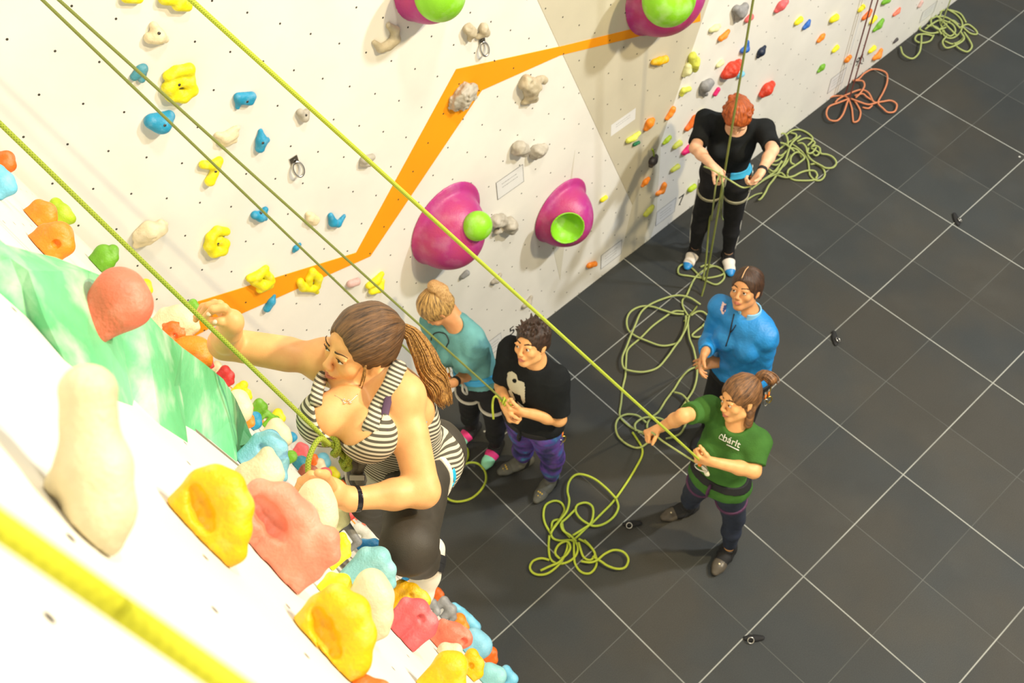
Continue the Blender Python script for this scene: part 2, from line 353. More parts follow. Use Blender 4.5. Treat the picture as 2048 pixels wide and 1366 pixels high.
# ------------------------------------------------------------------ lettering, sheets
ink = mat('black_ink', (.02, .02, .02), .6); paper = mat('laminated_sheet', (.80, .80, .78), .25, var=.04); line_ = mat('grey_print', (.22, .22, .22), .5)
def text_mesh(s, size, ext=.0008):
    c = bpy.data.curves.new('lettering', 'FONT'); c.body = s; c.size = size; c.extrude = ext; c.align_x = 'CENTER'; c.align_y = 'CENTER'
    o = bpy.data.objects.new('t', c); COL.objects.link(o); bpy.context.view_layer.update()
    me = bpy.data.meshes.new_from_object(o.evaluated_get(bpy.context.evaluated_depsgraph_get())); bpy.data.objects.remove(o); me.materials.clear(); return me
def wall_number(s, px, size, lab):
    p = onback(*px, .001); me = text_mesh(s, size); me.name = 'wall_number'; o = link('wall_number', me, ink, None, tuple(p)); o.rotation_euler = (math.pi / 2, 0, 0)
    tag(o, lab, 'number', 'black route numbers along the foot of the wall')
wall_number('6', (1256, 482), .13, 'black number 6 at the foot of the beige panel'); wall_number('7', (1362, 401), .14, 'black number 7 low on the wall left of the red haired person')
wall_number('9', (1715, 124), .12, 'black number 9 low on the wall above the orange rope heap'); wall_number('5', (1024, 662), .12, 'black number 5 on the wall beside the dark haired head')
def sheet(quad, lab, nl=3, frame=True):
    P = [onback(x, y, .001) for x, y in quad]; c = sum(P) / 4; ux = ((P[1] - P[0]) + (P[2] - P[3])) / 2; uz = ((P[1] - P[2]) + (P[0] - P[3])) / 2
    w = np.linalg.norm([ux[0]]) ; h = abs(uz[2]); e = empty('wall_sign', c, lab, 'sign', 'notices fixed to the climbing wall'); e['_w'] = tuple(c)
    nx, nz = 60, 36; V = []; F = []; mi = []; rows = {int(nz * (.28 + .2 * i)) for i in range(nl)}
    for i in range(nx + 1):
        for k in range(nz + 1): V.append(c + V3((i / nx - .5) * w, -.0015, (.5 - k / nz) * h))
    x = 12; word = set()
    for r_ in rows:
        x = 12
        while x < 46:
            d = random.randint(2, 5); word |= {(i, r_) for i in range(x, min(x + d, 47))}; x += d + 1
    for i in range(nx):
        for k in range(nz):
            a = i * (nz + 1) + k; F.append((a, a + 1, a + nz + 2, a + nz + 1)); mi.append(1 if (i, k) in word or (frame and (i in (0, nx - 1) or k in (0, nz - 1))) else 0)
    o = child('sheet', np.array(V), np.array(F), [paper, line_], e, False); o.data.polygons.foreach_set('material_index', mi)
sheet([(992, 365), (1047, 327), (1046, 362), (995, 402)], 'framed notice on the wall above the purple egg shaped holds', 2)
sheet([(1202, 510), (1243, 480), (1243, 506), (1201, 540)], 'white notice at the foot of the wall beside number 6')
sheet([(1313, 424), (1351, 396), (1350, 422), (1311, 452)], 'white notice at the foot of the wall beside number 7')
sheet([(1661, 157), (1694, 135), (1684, 162), (1655, 190)], 'grey notice on the wall behind the orange rope heap')
sheet([(1845, 25), (1876, 0), (1868, 22), (1838, 48)], 'grey notice on the wall behind the far green rope heap')
sheet([(1222, 240), (1270, 226), (1270, 248), (1222, 262)], 'pale notice on the beige wall panel under the orange stripe', 2, False)
sheet([(978, 684), (1003, 662), (1003, 694), (978, 712)], 'pale notice low on the wall behind the teal t-shirt')
sheet([(842, 785), (866, 760), (868, 795), (846, 812)], 'pale notice low on the wall under the blonde ponytail')
# ------------------------------------------------------------------ climbing holds
HC = dict(yellow=(.88, .80, .012), gold=(.90, .50, .004), blue=(.02, .32, .55), dullblue=(.07, .30, .38), sky=(.18, .55, .75), ltblue=(.22, .52, .66), navy=(.01, .02, .05), dkblue=(.01, .16, .33), royal=(.01, .12, .5), teal=(.02, .20, .27), ltteal=(.25, .55, .56),
          cream=(.80, .68, .44), ivory=(.74, .64, .40), beige=(.50, .43, .29), rock=(.46, .42, .34), grey=(.27, .27, .27), ltgrey=(.55, .54, .47), dark=(.06, .05, .05),
          orange=(.90, .26, .015), dorange=(.80, .15, .01), red=(.72, .05, .02), crimson=(.60, .035, .03), salmon=(.84, .19, .11), pink=(.86, .27, .17), magenta=(.72, .01, .16), rose=(.72, .12, .13), palepink=(.65, .42, .38), brown=(.30, .07, .03),
          lime=(.42, .58, .015), green=(.16, .42, .02), olive=(.22, .33, .01), kiwi=(.22, .55, .06), dkgreen=(.01, .16, .06), pale=(.75, .76, .40), lemon=(.66, .70, .10))
def hmat(c): return mat('hold_' + c, HC[c], .5, .22, 14, bump=.25, bscale=160, chalk=.13)
def bolt(P, n, r, parent):
    n = unit(n); v, f = tube([P - n * .012, P - n * .002, P], [r, r, r * .5], 10); child('bolt', v, f, mat('dark_bolt', (.10, .09, .08), .35, metal=.8), parent)
def hold(label, c, strokes, wall='back', cc=.5, t=None, rough=0.0, bolts=(), dents=(), k=.5, skirt=.75, prot=.5, name='climbing_hold', group=None, rs=60, stem=None):
    s = SDF(); S = [[tuple(p) for p in st] for st in strokes]; allp = [p for st in S for p in st]
    x0 = min(p[0] - p[2] for p in allp); x1 = max(p[0] + p[2] for p in allp); y0 = min(p[1] - p[2] for p in allp); y1 = max(p[1] + p[2] for p in allp)
    cx, cy = (x0 + x1) / 2, (y0 + y1) / 2; size = math.hypot(x1 - x0, y1 - y0) / 1.3; seed = int(cx * 7 + cy)
    if wall == 'back':
        W = lambda p: (lambda q: (q, p[2] * depth(q) / FPX))(onback(p[0], p[1], p[2] * depth(onback(p[0], p[1])) / FPX * prot))
        n = V3(0, -1, 0); base = onback(cx, cy)
    else:
        g = -(NN @ ray(cx, cy))
        if t is None: t = offn(CAM) / max(g + cc * size / FPX, .01); rr = ray(cx, cy); t = min(t, (YB - CAM[1] - .03) / (rr[1] + size / FPX * .5) if rr[1] > 0 else t, (.03 - CAM[2]) / (rr[2] - size / FPX * .5))
        W = lambda p: (at(p[0], p[1], t + (p[3] if len(p) > 3 else 0)), p[2] * t / FPX)
        n = NN; C = at(cx, cy, t); base = C - NN * offn(C)
    RM = max(p[2] for p in allp); kk = 0
    for st in S:
        Q = [W(p) for p in st]; kk = max(q[1] for q in Q) * k
        if len(Q) == 1: Q = Q * 2; Q[1] = (Q[1][0] + V3(1e-4, 0, 0), Q[1][1])
        for (a, ra), (b, rb) in zip(Q[:-1], Q[1:]): s.cap(a, b, ra, rb, k=kk)
        if wall != 'back' and skirt:
            for a, ra in Q:
                o = offn(a)
                if o > ra * .3: s.cap(a, a - NN * o, ra * .95, ra * skirt, k=kk)
    s.cut(base + n * .0012, -n)
    if dents:
        v0 = s.mesh(max(.003, kk * .25))[0]
        for d in dents:                      # pockets carved where the surface is seen
            dr = unit(ray(d[0], d[1])); w = v0 - CAM; tt = w @ dr; ds = np.linalg.norm(w - tt[:, None] * dr, axis=1); m = ds < max(.005, kk * .3)
            if not m.any(): continue
            p0 = CAM + dr * tt[m].min(); r = d[2] * tt[m].min() / FPX; s.ell(p0 + dr * r * .15, (r, r, r), None, k=r * .3, op='s')
    L = size * (t or depth(base)) / FPX; amp = L * rough * .06
    if rough: s.disp = lambda X, Y, Z: amp * snoise(X, Y, Z, rs, seed)
    h = max(.0022, min(.006, L / 34)); v, f = s.mesh(h, amp)
    o = child(name, v, f, hmat(c)); o['label'] = label; o['category'] = 'climbing hold'; o['group'] = group or ('holds on the tall back wall' if wall == 'back' else 'holds on the leaning side wall')
    # move the origin to the wall contact, keep geometry
    for bx, by in bolts:
        # find the surface point seen at that pixel: nearest vertex along the ray
        d = unit(ray(bx, by)); w = v - CAM; tt = w @ d; dist = np.linalg.norm(w - tt[:, None] * d, axis=1); m = dist < max(.004, h * 1.5)
        if m.any(): P = v[m][np.argmin(tt[m])]; bolt(P + n * .002, n - .0 * d, .0065 if L > .06 else .004, o)
    return o
def B(label, c, strokes, **kw): return hold(label, c, strokes, 'back', **kw)
def Nn(label, c, strokes, **kw): return hold(label, c, strokes, 'near', **kw)
# left half of the back wall
B('yellow hold cut by the top edge, left of the other', 'yellow', [[(252, -5, 11), (276, -4, 11)]])
B('yellow hold at the top edge where the lime rope starts', 'yellow', [[(328, -2, 12), (362, 0, 13)], [(355, 10, 12), (374, 12, 11)]])
B('cream animal head shaped hold below the top edge', 'cream', [[(299, 76, 11), (316, 72, 15), (330, 78, 8)], [(316, 70, 13), (308, 52, 9)]], bolts=[(320, 67)], rough=.4)
B('dull blue lumpy hold crossed by the thin ropes', 'dullblue', [[(268, 154, 8), (282, 140, 10), (287, 136, 9)], [(283, 158, 8), (288, 140, 7)]])
B('large yellow looped hold shaped like an eight, top left', 'yellow', [[(336, 152, 11), (352, 143, 12), (378, 138, 12), (380, 154, 10)], [(338, 176, 15), (344, 190, 14), (366, 193, 13), (384, 180, 12), (378, 162, 12), (352, 163, 12), (338, 176, 14)]], bolts=[(361, 172)], k=.35)
B('round blue hold behind the thin ropes, upper left', 'blue', [[(304, 243, 16), (322, 246, 20), (338, 232, 12)]], bolts=[(332, 252)])
B('blue hold with a drooping tip beside the lime rope', 'blue', [[(476, 194, 9), (503, 193, 10)], [(478, 196, 8), (475, 214, 5)], [(478, 200, 9), (500, 202, 9)]], bolts=[(496, 205)])
B('small beige hold just under the lime rope', 'rock', [[(600, 225, 8), (609, 235, 9), (613, 224, 7)]], bolts=[(614, 231)])
B('pale cream knuckled hold right of the thin ropes', 'cream', [[(434, 270, 6), (450, 276, 11), (470, 268, 8)], [(448, 286, 7), (466, 280, 8)], [(458, 268, 8), (474, 256, 5)]], rough=.8)
B('blue teardrop hold pointing up', 'blue', [[(521, 262, 5), (523, 280, 11), (520, 296, 10)], [(523, 285, 10), (534, 280, 6)]], bolts=[(528, 287)])
B('yellow seven shaped hold left of the thin ropes', 'yellow', [[(406, 329, 9), (425, 330, 10), (438, 321, 9)], [(434, 328, 10), (428, 346, 9), (420, 362, 11)]], bolts=[(434, 345)], k=.35)
B('small beige hold half behind the lime rope', 'rock', [[(728, 320, 9), (744, 314, 7)], [(725, 328, 7), (738, 326, 8)]])
B('blue ridged hold above the yellow digit six', 'blue', [[(510, 430, 9), (522, 433, 10), (530, 419, 6)], [(524, 428, 8), (530, 436, 6)]], bolts=[(524, 427)], rough=.5)
B('pale cream hold left of the blue crescent', 'cream', [[(620, 436, 9), (628, 444, 8)], [(617, 428, 6), (632, 440, 8)]], rough=.6)
B('blue crescent hold left of the orange stripe', 'blue', [[(661, 431, 6), (666, 445, 9), (676, 448, 7), (688, 432, 4)]], k=.3)
B('yellow hold shaped like a digit six', 'yellow', [[(452, 463, 9), (434, 461, 10), (422, 474, 11), (419, 492, 12), (428, 504, 12), (444, 500, 12), (450, 487, 10), (438, 479, 9), (426, 484, 9)]], bolts=[(439, 488)], k=.25)
B('big pale cream warty hold beneath the climbing rope', 'cream', [[(278, 474, 14), (298, 464, 20), (318, 456, 16)], [(275, 490, 9), (292, 480, 14)], [(322, 448, 10), (332, 447, 6)]], dents=[(310, 481, 5)], rough=.7)
B('tiny blue hold below the blue ridged hold', 'blue', [[(588, 502, 4), (592, 496, 6), (599, 489, 4)]])
B('yellow wavy hold on the orange stripe, left one', 'yellow', [[(500, 556, 9), (515, 552, 11), (531, 537, 8)], [(508, 562, 10), (528, 570, 12), (542, 562, 9)], [(530, 545, 9), (540, 556, 9)], [(520, 578, 9), (540, 570, 8)]], k=.3)
B('yellow star shaped hold on the orange stripe, right one', 'yellow', [[(600, 563, 8), (606, 575, 9), (626, 577, 8), (636, 572, 6)], [(634, 574, 7), (637, 556, 9), (624, 543, 8), (618, 556, 8), (618, 566, 8)], [(628, 578, 7), (634, 584, 5)]], k=.25)
B('yellow layered hold behind the thin ropes near the blonde hair', 'yellow', [[(738, 571, 8), (752, 562, 9), (763, 548, 6)], [(744, 582, 8), (758, 576, 10), (764, 562, 6)]], k=.3)
B('small pinkish hold under the end of the orange stripe', 'palepink', [[(700, 568, 8), (714, 563, 8)]], rough=.5)
B('slim blue hold below the orange stripe above the arm', 'blue', [[(534, 617, 8), (543, 603, 8), (548, 592, 4)]])
B('beige crescent hold left of the purple volume at the top', 'beige', [[(777, 51, 6), (790, 62, 10), (790, 78, 11), (776, 92, 11), (762, 97, 9), (748, 84, 4)]], k=.3, rough=.4)
B('beige pair of shell shaped lumps above the orange stripe', 'beige', [[(938, 56, 11), (944, 66, 12), (940, 76, 7)], [(966, 58, 10), (970, 66, 9), (957, 72, 7)]], rough=1.1, k=.2)
B('beige grey layered hold on the corner of the orange stripe', 'rock', [[(912, 204, 15), (926, 192, 20), (940, 180, 15)], [(930, 175, 13), (944, 190, 12)], [(905, 212, 9), (930, 210, 9)]], rough=1.2, rs=90)
B('beige fist shaped hold right of the stripe corner', 'beige', [[(1054, 166, 17), (1064, 174, 17), (1060, 190, 13)], [(1076, 160, 9), (1087, 160, 8)], [(1050, 202, 7), (1065, 196, 10)]], rough=.9, dents=[(1066, 168, 5)])
B('beige pair of round rocky lumps above the notice', 'rock', [[(1038, 296, 16), (1046, 300, 14)], [(1074, 304, 16), (1088, 294, 10)]], rough=.9, k=.2, dents=[(1056, 284, 4)])
B('grey brown rocky pair between the two purple eggs', 'rock', [[(990, 442, 14), (1002, 440, 15)], [(1018, 450, 17), (1024, 458, 13)], [(992, 462, 7), (1004, 458, 8)]], rough=.9, k=.2)
B('small grey flat hold under the left purple egg', 'grey', [[(925, 553, 6), (933, 546, 7)]], rough=.4)
B('small beige spike hold crossed by the lime rope', 'rock', [[(986, 564, 5), (993, 560, 7), (1000, 549, 4)]])
B('small beige spike hold above the dark haired head', 'rock', [[(1048, 612, 5), (1056, 606, 7), (1062, 594, 4)]])
# bolt hangers
def hanger(x, y, s, lab):
    p = onback(x, y, .004); e = empty('bolt_hanger', p, lab, 'hanger', 'steel bolt hangers'); e['_w'] = tuple(p)
    t = np.linspace(0, 2 * math.pi, 24, endpoint=False); v, f = tube([p + V3(math.cos(a) * .022 * s, -.012 * s * (1 - math.sin(a)) , math.sin(a) * .03 * s - .01 * s) for a in t], .005 * s, 8, True); child('ring', v, f, steel, e)
    v, f = box(p + V3(0, .002, .03 * s), (.018 * s, .003, .02 * s)); child('plate', v, f, steel, e, False); bolt(p + V3(0, -.006, .03 * s), (0, -1, 0), .009 * s, e)
hanger(592, 332, 1.15, 'small steel bolt hanger on the wall under the lime rope'); hanger(965, 92, 1.1, 'small steel bolt hanger below the beige shell lumps'); hanger(1722, 118, .9, 'steel bolt hanger above the orange rope heap')
# right half of the back wall
B('yellow hold with a green end on the beige panel', 'gold', [[(1306, 124, 6), (1318, 122, 8), (1330, 119, 8)]], rough=.4)
B('orange nose shaped hold on the beige panel', 'orange', [[(1292, 257, 6), (1299, 246, 9), (1305, 240, 6)]], rough=.5)
B('lemon coloured hold left of the orange nose shaped hold', 'lemon', [[(1256, 281, 6), (1268, 275, 7), (1278, 266, 5)]], rough=.5)
B('little dark green hold under the lemon coloured hold', 'dkgreen', [[(1268, 289, 4), (1277, 285, 4)]])
au = B('dark aubergine shaped hold with a green stalk', 'dark', [[(1302, 331, 5), (1306, 321, 9), (1311, 314, 6)]])
v, f = tube(smooth_path([onback(1308, 312, .03), onback(1307, 304, .035), onback(1304, 298, .03)], .005), .007, 8); child('stalk', v, f, hmat('olive'), au)
B('small orange hold low on the beige panel, left one', 'orange', [[(1285, 371, 4), (1290, 364, 6), (1296, 358, 5)]], rough=.5)
B('small orange banana shaped hold beside number 7', 'orange', [[(1315, 387, 5), (1324, 382, 6), (1328, 370, 6)]], rough=.5)
B('tiny yellow hold right of the hollow purple egg', 'yellow', [[(1204, 400, 5), (1211, 395, 5)]])
B('yellow ribbed hold low above the number 7 notice', 'lemon', [[(1292, 428, 6), (1298, 421, 6), (1304, 414, 5)]], rough=.6)
B('small orange brown hold under the hollow purple egg', 'orange', [[(1178, 531, 6), (1189, 528, 6)]], rough=.4)
B('lime hold at the left of the white panel', 'lime', [[(1328, 286, 4), (1333, 281, 5), (1339, 275, 5)]])
B('pale yellow hold in the shade left of the red haired person', 'lemon', [[(1350, 293, 6), (1359, 286, 7)]], rough=.5)
B('magenta hold beside the right arm of the red haired person', 'magenta', [[(1368, 305, 6), (1378, 297, 8), (1384, 293, 6)]])
B('pale yellow hold below the magenta one', 'lemon', [[(1345, 340, 5), (1355, 333, 6)]])
B('small lime hold beside the red haired person at knee height', 'lime', [[(1380, 379, 6), (1388, 373, 6)]])
B('orange bumpy hold on the seam beside the beige panel', 'orange', [[(1334, 236, 5), (1340, 228, 6), (1346, 218, 6)]], rough=.9)
B('brown orange hold beside the black sleeve', 'dorange', [[(1374, 257, 6), (1382, 248, 7), (1389, 236, 7)]])
B('green yellow ridged hold on the seam below the top right purple volume', 'lemon', [[(1384, 112, 9), (1388, 124, 11), (1389, 136, 8)]], rough=.8)
B('pale smooth hold on the seam left of the green yellow ridged one', 'pale', [[(1368, 150, 5), (1374, 142, 9), (1376, 132, 8)]])
B('pale yellow wavy hold left of the grey rock', 'lemon', [[(1363, 189, 5), (1366, 181, 6), (1378, 178, 5)]], rough=.5)
B('grey rocky hold left of the red hair', 'grey', [[(1410, 172, 12), (1418, 166, 10)], [(1405, 182, 7), (1412, 188, 4)]], rough=.9)
B('small pink oval hold left of the red hair', 'magenta', [[(1430, 188, 5), (1436, 179, 5)]])
B('yellow hold peeping over the black sleeve', 'lemon', [[(1398, 232, 5), (1404, 225, 6)]])
B('pale yellow hold under the top right purple volume', 'pale', [[(1422, 60, 5), (1431, 56, 7), (1438, 52, 5)]], rough=.4)
B('orange hold under the pale yellow one', 'orange', [[(1441, 77, 6), (1449, 71, 6), (1456, 63, 5)]], rough=.7)
B('large grey rock hold at the top beside the rope', 'grey', [[(1472, 18, 9), (1480, 26, 12), (1489, 14, 9)], [(1474, 38, 7), (1480, 30, 9)]], rough=.8)
B('small pink hold beside the grey rock', 'rose', [[(1494, 40, 6), (1501, 34, 7)]])
B('small blue hold behind the hanging rope', 'royal', [[(1485, 101, 6), (1492, 98, 7), (1495, 84, 4)]])
B('dark navy pointed hold right of the hanging rope', 'navy', [[(1516, 113, 4), (1522, 104, 8), (1529, 94, 4)]])
B('pale yellow hold left of the big red ribbed hold', 'pale', [[(1436, 131, 5), (1443, 125, 6)]])
B('big red ribbed oval hold above the red hair', 'red', [[(1450, 149, 10), (1462, 140, 15), (1477, 128, 10)]], rough=.3, rs=120)
B('small light blue hold tucked under the big red one', 'sky', [[(1478, 152, 5), (1484, 148, 6)]])
B('red oval hold between the ropes', 'red', [[(1524, 188, 8), (1533, 179, 12), (1543, 169, 8)]])
B('rose red hold at the top edge', 'rose', [[(1553, 21, 6), (1561, 12, 9), (1570, 3, 8)]], rough=.3)
for lab, c, p in (('yellow hold left of the bright blue one between dark ropes', 'yellow', [(1593, 45, 6), (1600, 39, 7)]), ('bright blue hold beside the dark green ropes', 'royal', [(1608, 55, 5), (1614, 49, 6), (1618, 42, 4)]),
                  ('yellow hold at the top right of the dark green ropes', 'yellow', [(1664, 39, 7), (1671, 35, 8)]), ('orange hold below the dark green ropes top', 'orange', [(1637, 81, 5), (1643, 74, 6), (1647, 70, 4)]),
                  ('yellow hold above the small lime one', 'yellow', [(1667, 101, 5), (1673, 95, 6)]), ('lime pointed hold left of the orange rope heap notice', 'green', [(1637, 142, 4), (1643, 135, 6), (1647, 131, 4)]),
                  ('orange hold just above the grey notice', 'orange', [(1693, 120, 6), (1699, 114, 5)]), ('yellow hold at the top left of the dark red ropes', 'yellow', [(1719, 20, 5), (1725, 14, 6)]),
                  ('orange hold crossed by the dark red ropes', 'dorange', [(1727, 36, 5), (1735, 29, 6), (1740, 22, 5)]), ('yellow hold right of the dark red ropes', 'yellow', [(1742, 44, 5), (1749, 36, 6)]),
                  ('lime long hold right of the dark red ropes', 'green', [(1748, 60, 4), (1757, 51, 7), (1764, 41, 5)]), ('lime hold cut by the top edge above the others', 'green', [(1766, 5, 5), (1775, 0, 7)]),
                  ('yellow hold above the floor line near the orange heap', 'yellow', [(1740, 102, 5), (1747, 96, 6)]), ('orange hold touching the floor line above the orange heap', 'orange', [(1748, 116, 5), (1756, 111, 7), (1761, 101, 5)]),
                  ('pale orange hold high between the rope heaps', 'salmon', [(1788, 29, 4), (1795, 23, 5), (1799, 17, 3)]), ('small black hold near the floor between the rope heaps', 'dark', [(1788, 84, 3), (1793, 79, 4)]),
                  ('pale pink hold left of the far grey notice', 'palepink', [(1838, 12, 4), (1843, 4, 4)])):
    B(lab, c, [p], prot=.35)
# ------------------------------------------------------------------ purple egg shaped volumes
M_PUR = mat('purple_volume', (.36, .025, .24), .42, .25, 4, bump=.2, bscale=120, chalk=.12, col2=(.46, .045, .13)); M_GRN = mat('lime_volume', (.26, .66, .02), .4, .2, 6, bump=.15, bscale=120, chalk=.2)
def egg(label, px, rx, rz, H, tilt, kind, bp=None, br=0.0, ext=0):
    c = onback(*px); e = empty('egg_volume', c, label, 'climbing volume', 'purple egg shaped volumes'); e['_w'] = tuple(c)
    a = math.radians(tilt); M = np.array([[math.cos(a), 0, math.sin(a)], [0, 1, 0], [-math.sin(a), 0, math.cos(a)]])
    s = SDF(); s.ell(c, (rx * .86, H, rz * .86), M, k=.03); s.ell(c + M[2] * rz * -.12, (rx * .8, H * .95, rz * .7), M, k=.04)
    s.cap(c + V3(0, .0, 0), c + V3(0, -.012, 0), .01, k=.001); s.ell(c + M[2] * rz * .06, (rx, .045, rz), M, k=.02)
    s.cut(c + V3(0, -.002, 0), (0, 1, 0))
    if kind == 'hollow': s.ell(bp, (br, br, br), None, k=.008, op='s'); 
    v, f = s.mesh(.006); child('purple_dome', v, f, M_PUR, e)
    s = SDF()
    if kind == 'ball': s.ell(bp, (br, br * .95, br), None, k=.003)
    else:                                                   # dish lining the hollow
        s.ell(bp, (br + .001, br + .001, br + .001), None, k=.002); s.ell(bp, (br - .008,) * 3, None, k=.002, op='s')
        q = unit(bp - c); s.cut(bp - q * br * .30, q)
    v, f = s.mesh(.005); child('green_ball' if kind == 'ball' else 'green_dish', v, f, M_GRN, e)
egg('left purple egg shaped volume with a pale green ball at its side', (890, 452), .25, .28, .25, -28, 'ball', onback(955, 452, .22), .085)
egg('hollow purple egg shaped volume with a green dish', (1119, 424), .225, .245, .24, -28, 'hollow', onback(1138, 462, .22), .115)
egg('purple volume with a bright green ball cut by the top edge', (845, -38), .17, .2, .2, -20, 'ball', onback(880, -10, .16), .115)
egg('large round purple volume with a lime ball at the top right', (1322, -28), .30, .33, .26, 0, 'ball', onback(1338, -2, .24), .15)
# ------------------------------------------------------------------ holds on the leaning side wall
# big green faceted volume
def green_volume():
    lo = [(-30, 560), (60, 640), (130, 722), (230, 800), (265, 812), (268, 800), (320, 850), (376, 886), (362, 846), (420, 880), (474, 925), (478, 906), (500, 922), (512, 900)]
    hi = [(-30, 498), (25, 518), (62, 545), (130, 542), (195, 540), (250, 575), (300, 635), (345, 680), (392, 716), (440, 748), (468, 790), (490, 838), (512, 896)]
    base = [onnear(x, y, .0) for x, y in lo]
    # ridge: same run along the wall, raised
    r = []
    for i, (x, y) in enumerate(hi):
        j = min(len(lo) - 1, i * (len(lo) - 1) / (len(hi) - 1)); b = base[int(j)] * (1 - j % 1) + base[min(int(j) + 1, len(base) - 1)] * (j % 1)
        t = depth(b); d = ray(x, y)
        r.append(at(x, y, min(max(t, .8), 2.55)))
    r = [p if offn(p) > .012 else p + NN * (.012 - offn(p)) for p in r]
    # lay the base edge no deeper than the ridge run
    V, F = [], []; n = len(base); m = len(r)
    base2 = []
    for i in range(n):
        j = i * (m - 1) / (n - 1); q = r[int(j)] * (1 - j % 1) + r[min(int(j) + 1, m - 1)] * (j % 1); base2.append(q)
    for i in range(n):
        b, q = base[i], base2[i]; mid = (b + q) / 2 + NN * .004 * math.sin(i * 2.3)
        foot = q - NN * offn(q) + V3(0, .10 * (1 if 0 < i < n - 1 else .2), .03)
        V += [b, mid, q, (q + foot) / 2 + NN * .02, foot]
    for i in range(n - 1):
        for k in range(4): a = i * 5 + k; F.append((a, a + 5, a + 6, a + 1))
    return np.array(V), np.array(F)
v, f = green_volume(); c = v.mean(0)
M_MARB = mat('green_marbled_volume', (.22, .66, .34), .5, .3, 4, bump=.2, bscale=60, chalk=.6, col2=(.08, .42, .15))
gv = child('wall_volume', v, f, M_MARB, smooth=False); tag(gv, 'large green marbled faceted volume on the side wall above the cream horn', 'climbing volume')
print('green vol offs', [round(offn(p), 3) for p in v[2::5]], [round(depth(p), 2) for p in v[0::5]])
md = gv.modifiers.new('sol', 'SOLIDIFY'); md.thickness = .006; md.offset = -1
Nn('rosy red hold bolted onto the green marbled volume', 'salmon', [[(205, 600, 28, .02), (240, 585, 44), (255, 610, 42), (222, 635, 32, .02)]], t=1.55, skirt=.5, bolts=[])
Nn('orange red lobed hold at the left edge of the photo', 'dorange', [[(-4, 318, 15), (14, 316, 14), (18, 330, 13), (4, 338, 13)]], k=.25)
Nn('light blue hold at the left edge below the orange red one', 'sky', [[(-6, 345, 16), (8, 362, 18), (18, 375, 14)]])
Nn('orange hold like a folded petal, upper of the pair', 'orange', [[(78, 412, 12), (92, 424, 18), (98, 438, 14)]], skirt=1.1)
Nn('orange hold like a folded petal, lower of the pair', 'orange', [[(92, 464, 15), (118, 470, 24), (130, 492, 17)]], skirt=1.1, dents=[(112, 488, 8)])
Nn('lime knobbly hold behind the orange petal pair', 'lime', [[(112, 408, 11), (126, 425, 15), (138, 436, 12)], [(108, 425, 14), (122, 440, 10)]], rough=.4, skirt=.4)
Nn('green clover shaped hold above the rosy red one', 'green', [[(208, 508, 19), (212, 522, 18)], [(226, 500, 11), (226, 515, 11)]], k=.25)
Nn('yellow hold peeping out behind the rosy red one', 'yellow', [[(292, 568, 10), (296, 580, 9)]])
Nn('orange hold just behind the rosy red one', 'orange', [[(290, 600, 12), (292, 612, 12)]])
Nn('cream block hold under the raised right hand', 'ivory', [[(332, 632, 16), (356, 632, 20), (374, 645, 20), (352, 652, 20)], [(390, 655, 9)]], t=2.62, skirt=.8)
Nn('lime green hold behind the rope beside the raised hand', 'green', [[(386, 606, 8), (392, 614, 7)]], t=3.3)
Nn('red ridged hold below the cream block hold', 'dorange', [[(330, 650, 9), (348, 656, 13), (360, 670, 10)], [(362, 644, 6), (372, 650, 5)]], rough=1.2, t=2.6, dents=[(350, 672, 6)])
Nn('large round orange hold beside the green marbled volume', 'orange', [[(372, 700, 26), (392, 702, 26), (402, 720, 20)]], t=2.6)
Nn('small red curled hold right of the round orange hold', 'crimson', [[(417, 708, 7), (419, 722, 6), (424, 732, 4)]])
Nn('small cream hold above the red mitten shaped hold', 'ivory', [[(434, 730, 8), (442, 740, 7)]])
Nn('dark red mitten shaped hold beside the green marbled volume', 'crimson', [[(450, 740, 9), (458, 752, 10), (463, 764, 5)]])
Nn('small yellow double knob hold at the foot of the crease', 'yellow', [[(487, 770, 8)], [(494, 786, 8), (498, 794, 6)], [(478, 773, 6)]])
Nn('chalky white round hold at the tip of the green volume', 'cream', [[(476, 800, 20), (484, 818, 19), (486, 828, 14)]])
Nn('small red hold behind the chalky white round one', 'crimson', [[(497, 806, 5), (502, 816, 5)]])
Nn('orange scale textured hold behind the green volume tip', 'orange', [[(498, 838, 10), (500, 846, 9)]], rough=.6)
Nn('dark blue round hold above the curved pale blue one', 'blue', [[(510, 836, 12), (511, 846, 12)]])
Nn('green two lobed hold on the crease with the back wall', 'green', [[(518, 806, 9), (526, 814, 9)], [(534, 826, 6), (545, 835, 6)], [(553, 838, 6)]])
Nn('yellow hold on the crease beside the green two lobed one', 'yellow', [[(556, 826, 9), (563, 837, 8)]])
Nn('large chalky cream hold right of the orange stripe', 'cream', [[(552, 852, 15), (562, 868, 17), (572, 880, 11)]])
Nn('blue half round hold left of the tie in knot', 'blue', [[(582, 873, 9), (586, 875, 8)]])
Nn('faded red ridged hold beside the hanging rope tail', 'rose', [[(600, 892, 7), (608, 898, 9), (613, 908, 6)]], rough=.5)
Nn('large curved pale blue hold behind the cream horned one', 'ltblue', [[(518, 880, 14), (540, 878, 17), (555, 896, 18), (562, 925, 14), (566, 955, 8)]], t=2.35, dents=[(524, 896, 9)])
Nn('cream two horned hold right of the yellow jug', 'ivory', [[(496, 950, 24), (530, 945, 28), (548, 950, 18)], [(540, 930, 20), (534, 908, 13)]], t=1.8, skirt=.7)
Nn('small green round hold below the orange stripe', 'green', [[(582, 913, 11)]])
Nn('dark teal round hold above the left hand', 'teal', [[(602, 926, 13)]])
Nn('dark brown red hold at the left hand', 'brown', [[(612, 940, 12), (624, 944, 12)]])
Nn('orange hold behind the hanging rope tail', 'dorange', [[(628, 915, 7), (634, 926, 7)]])
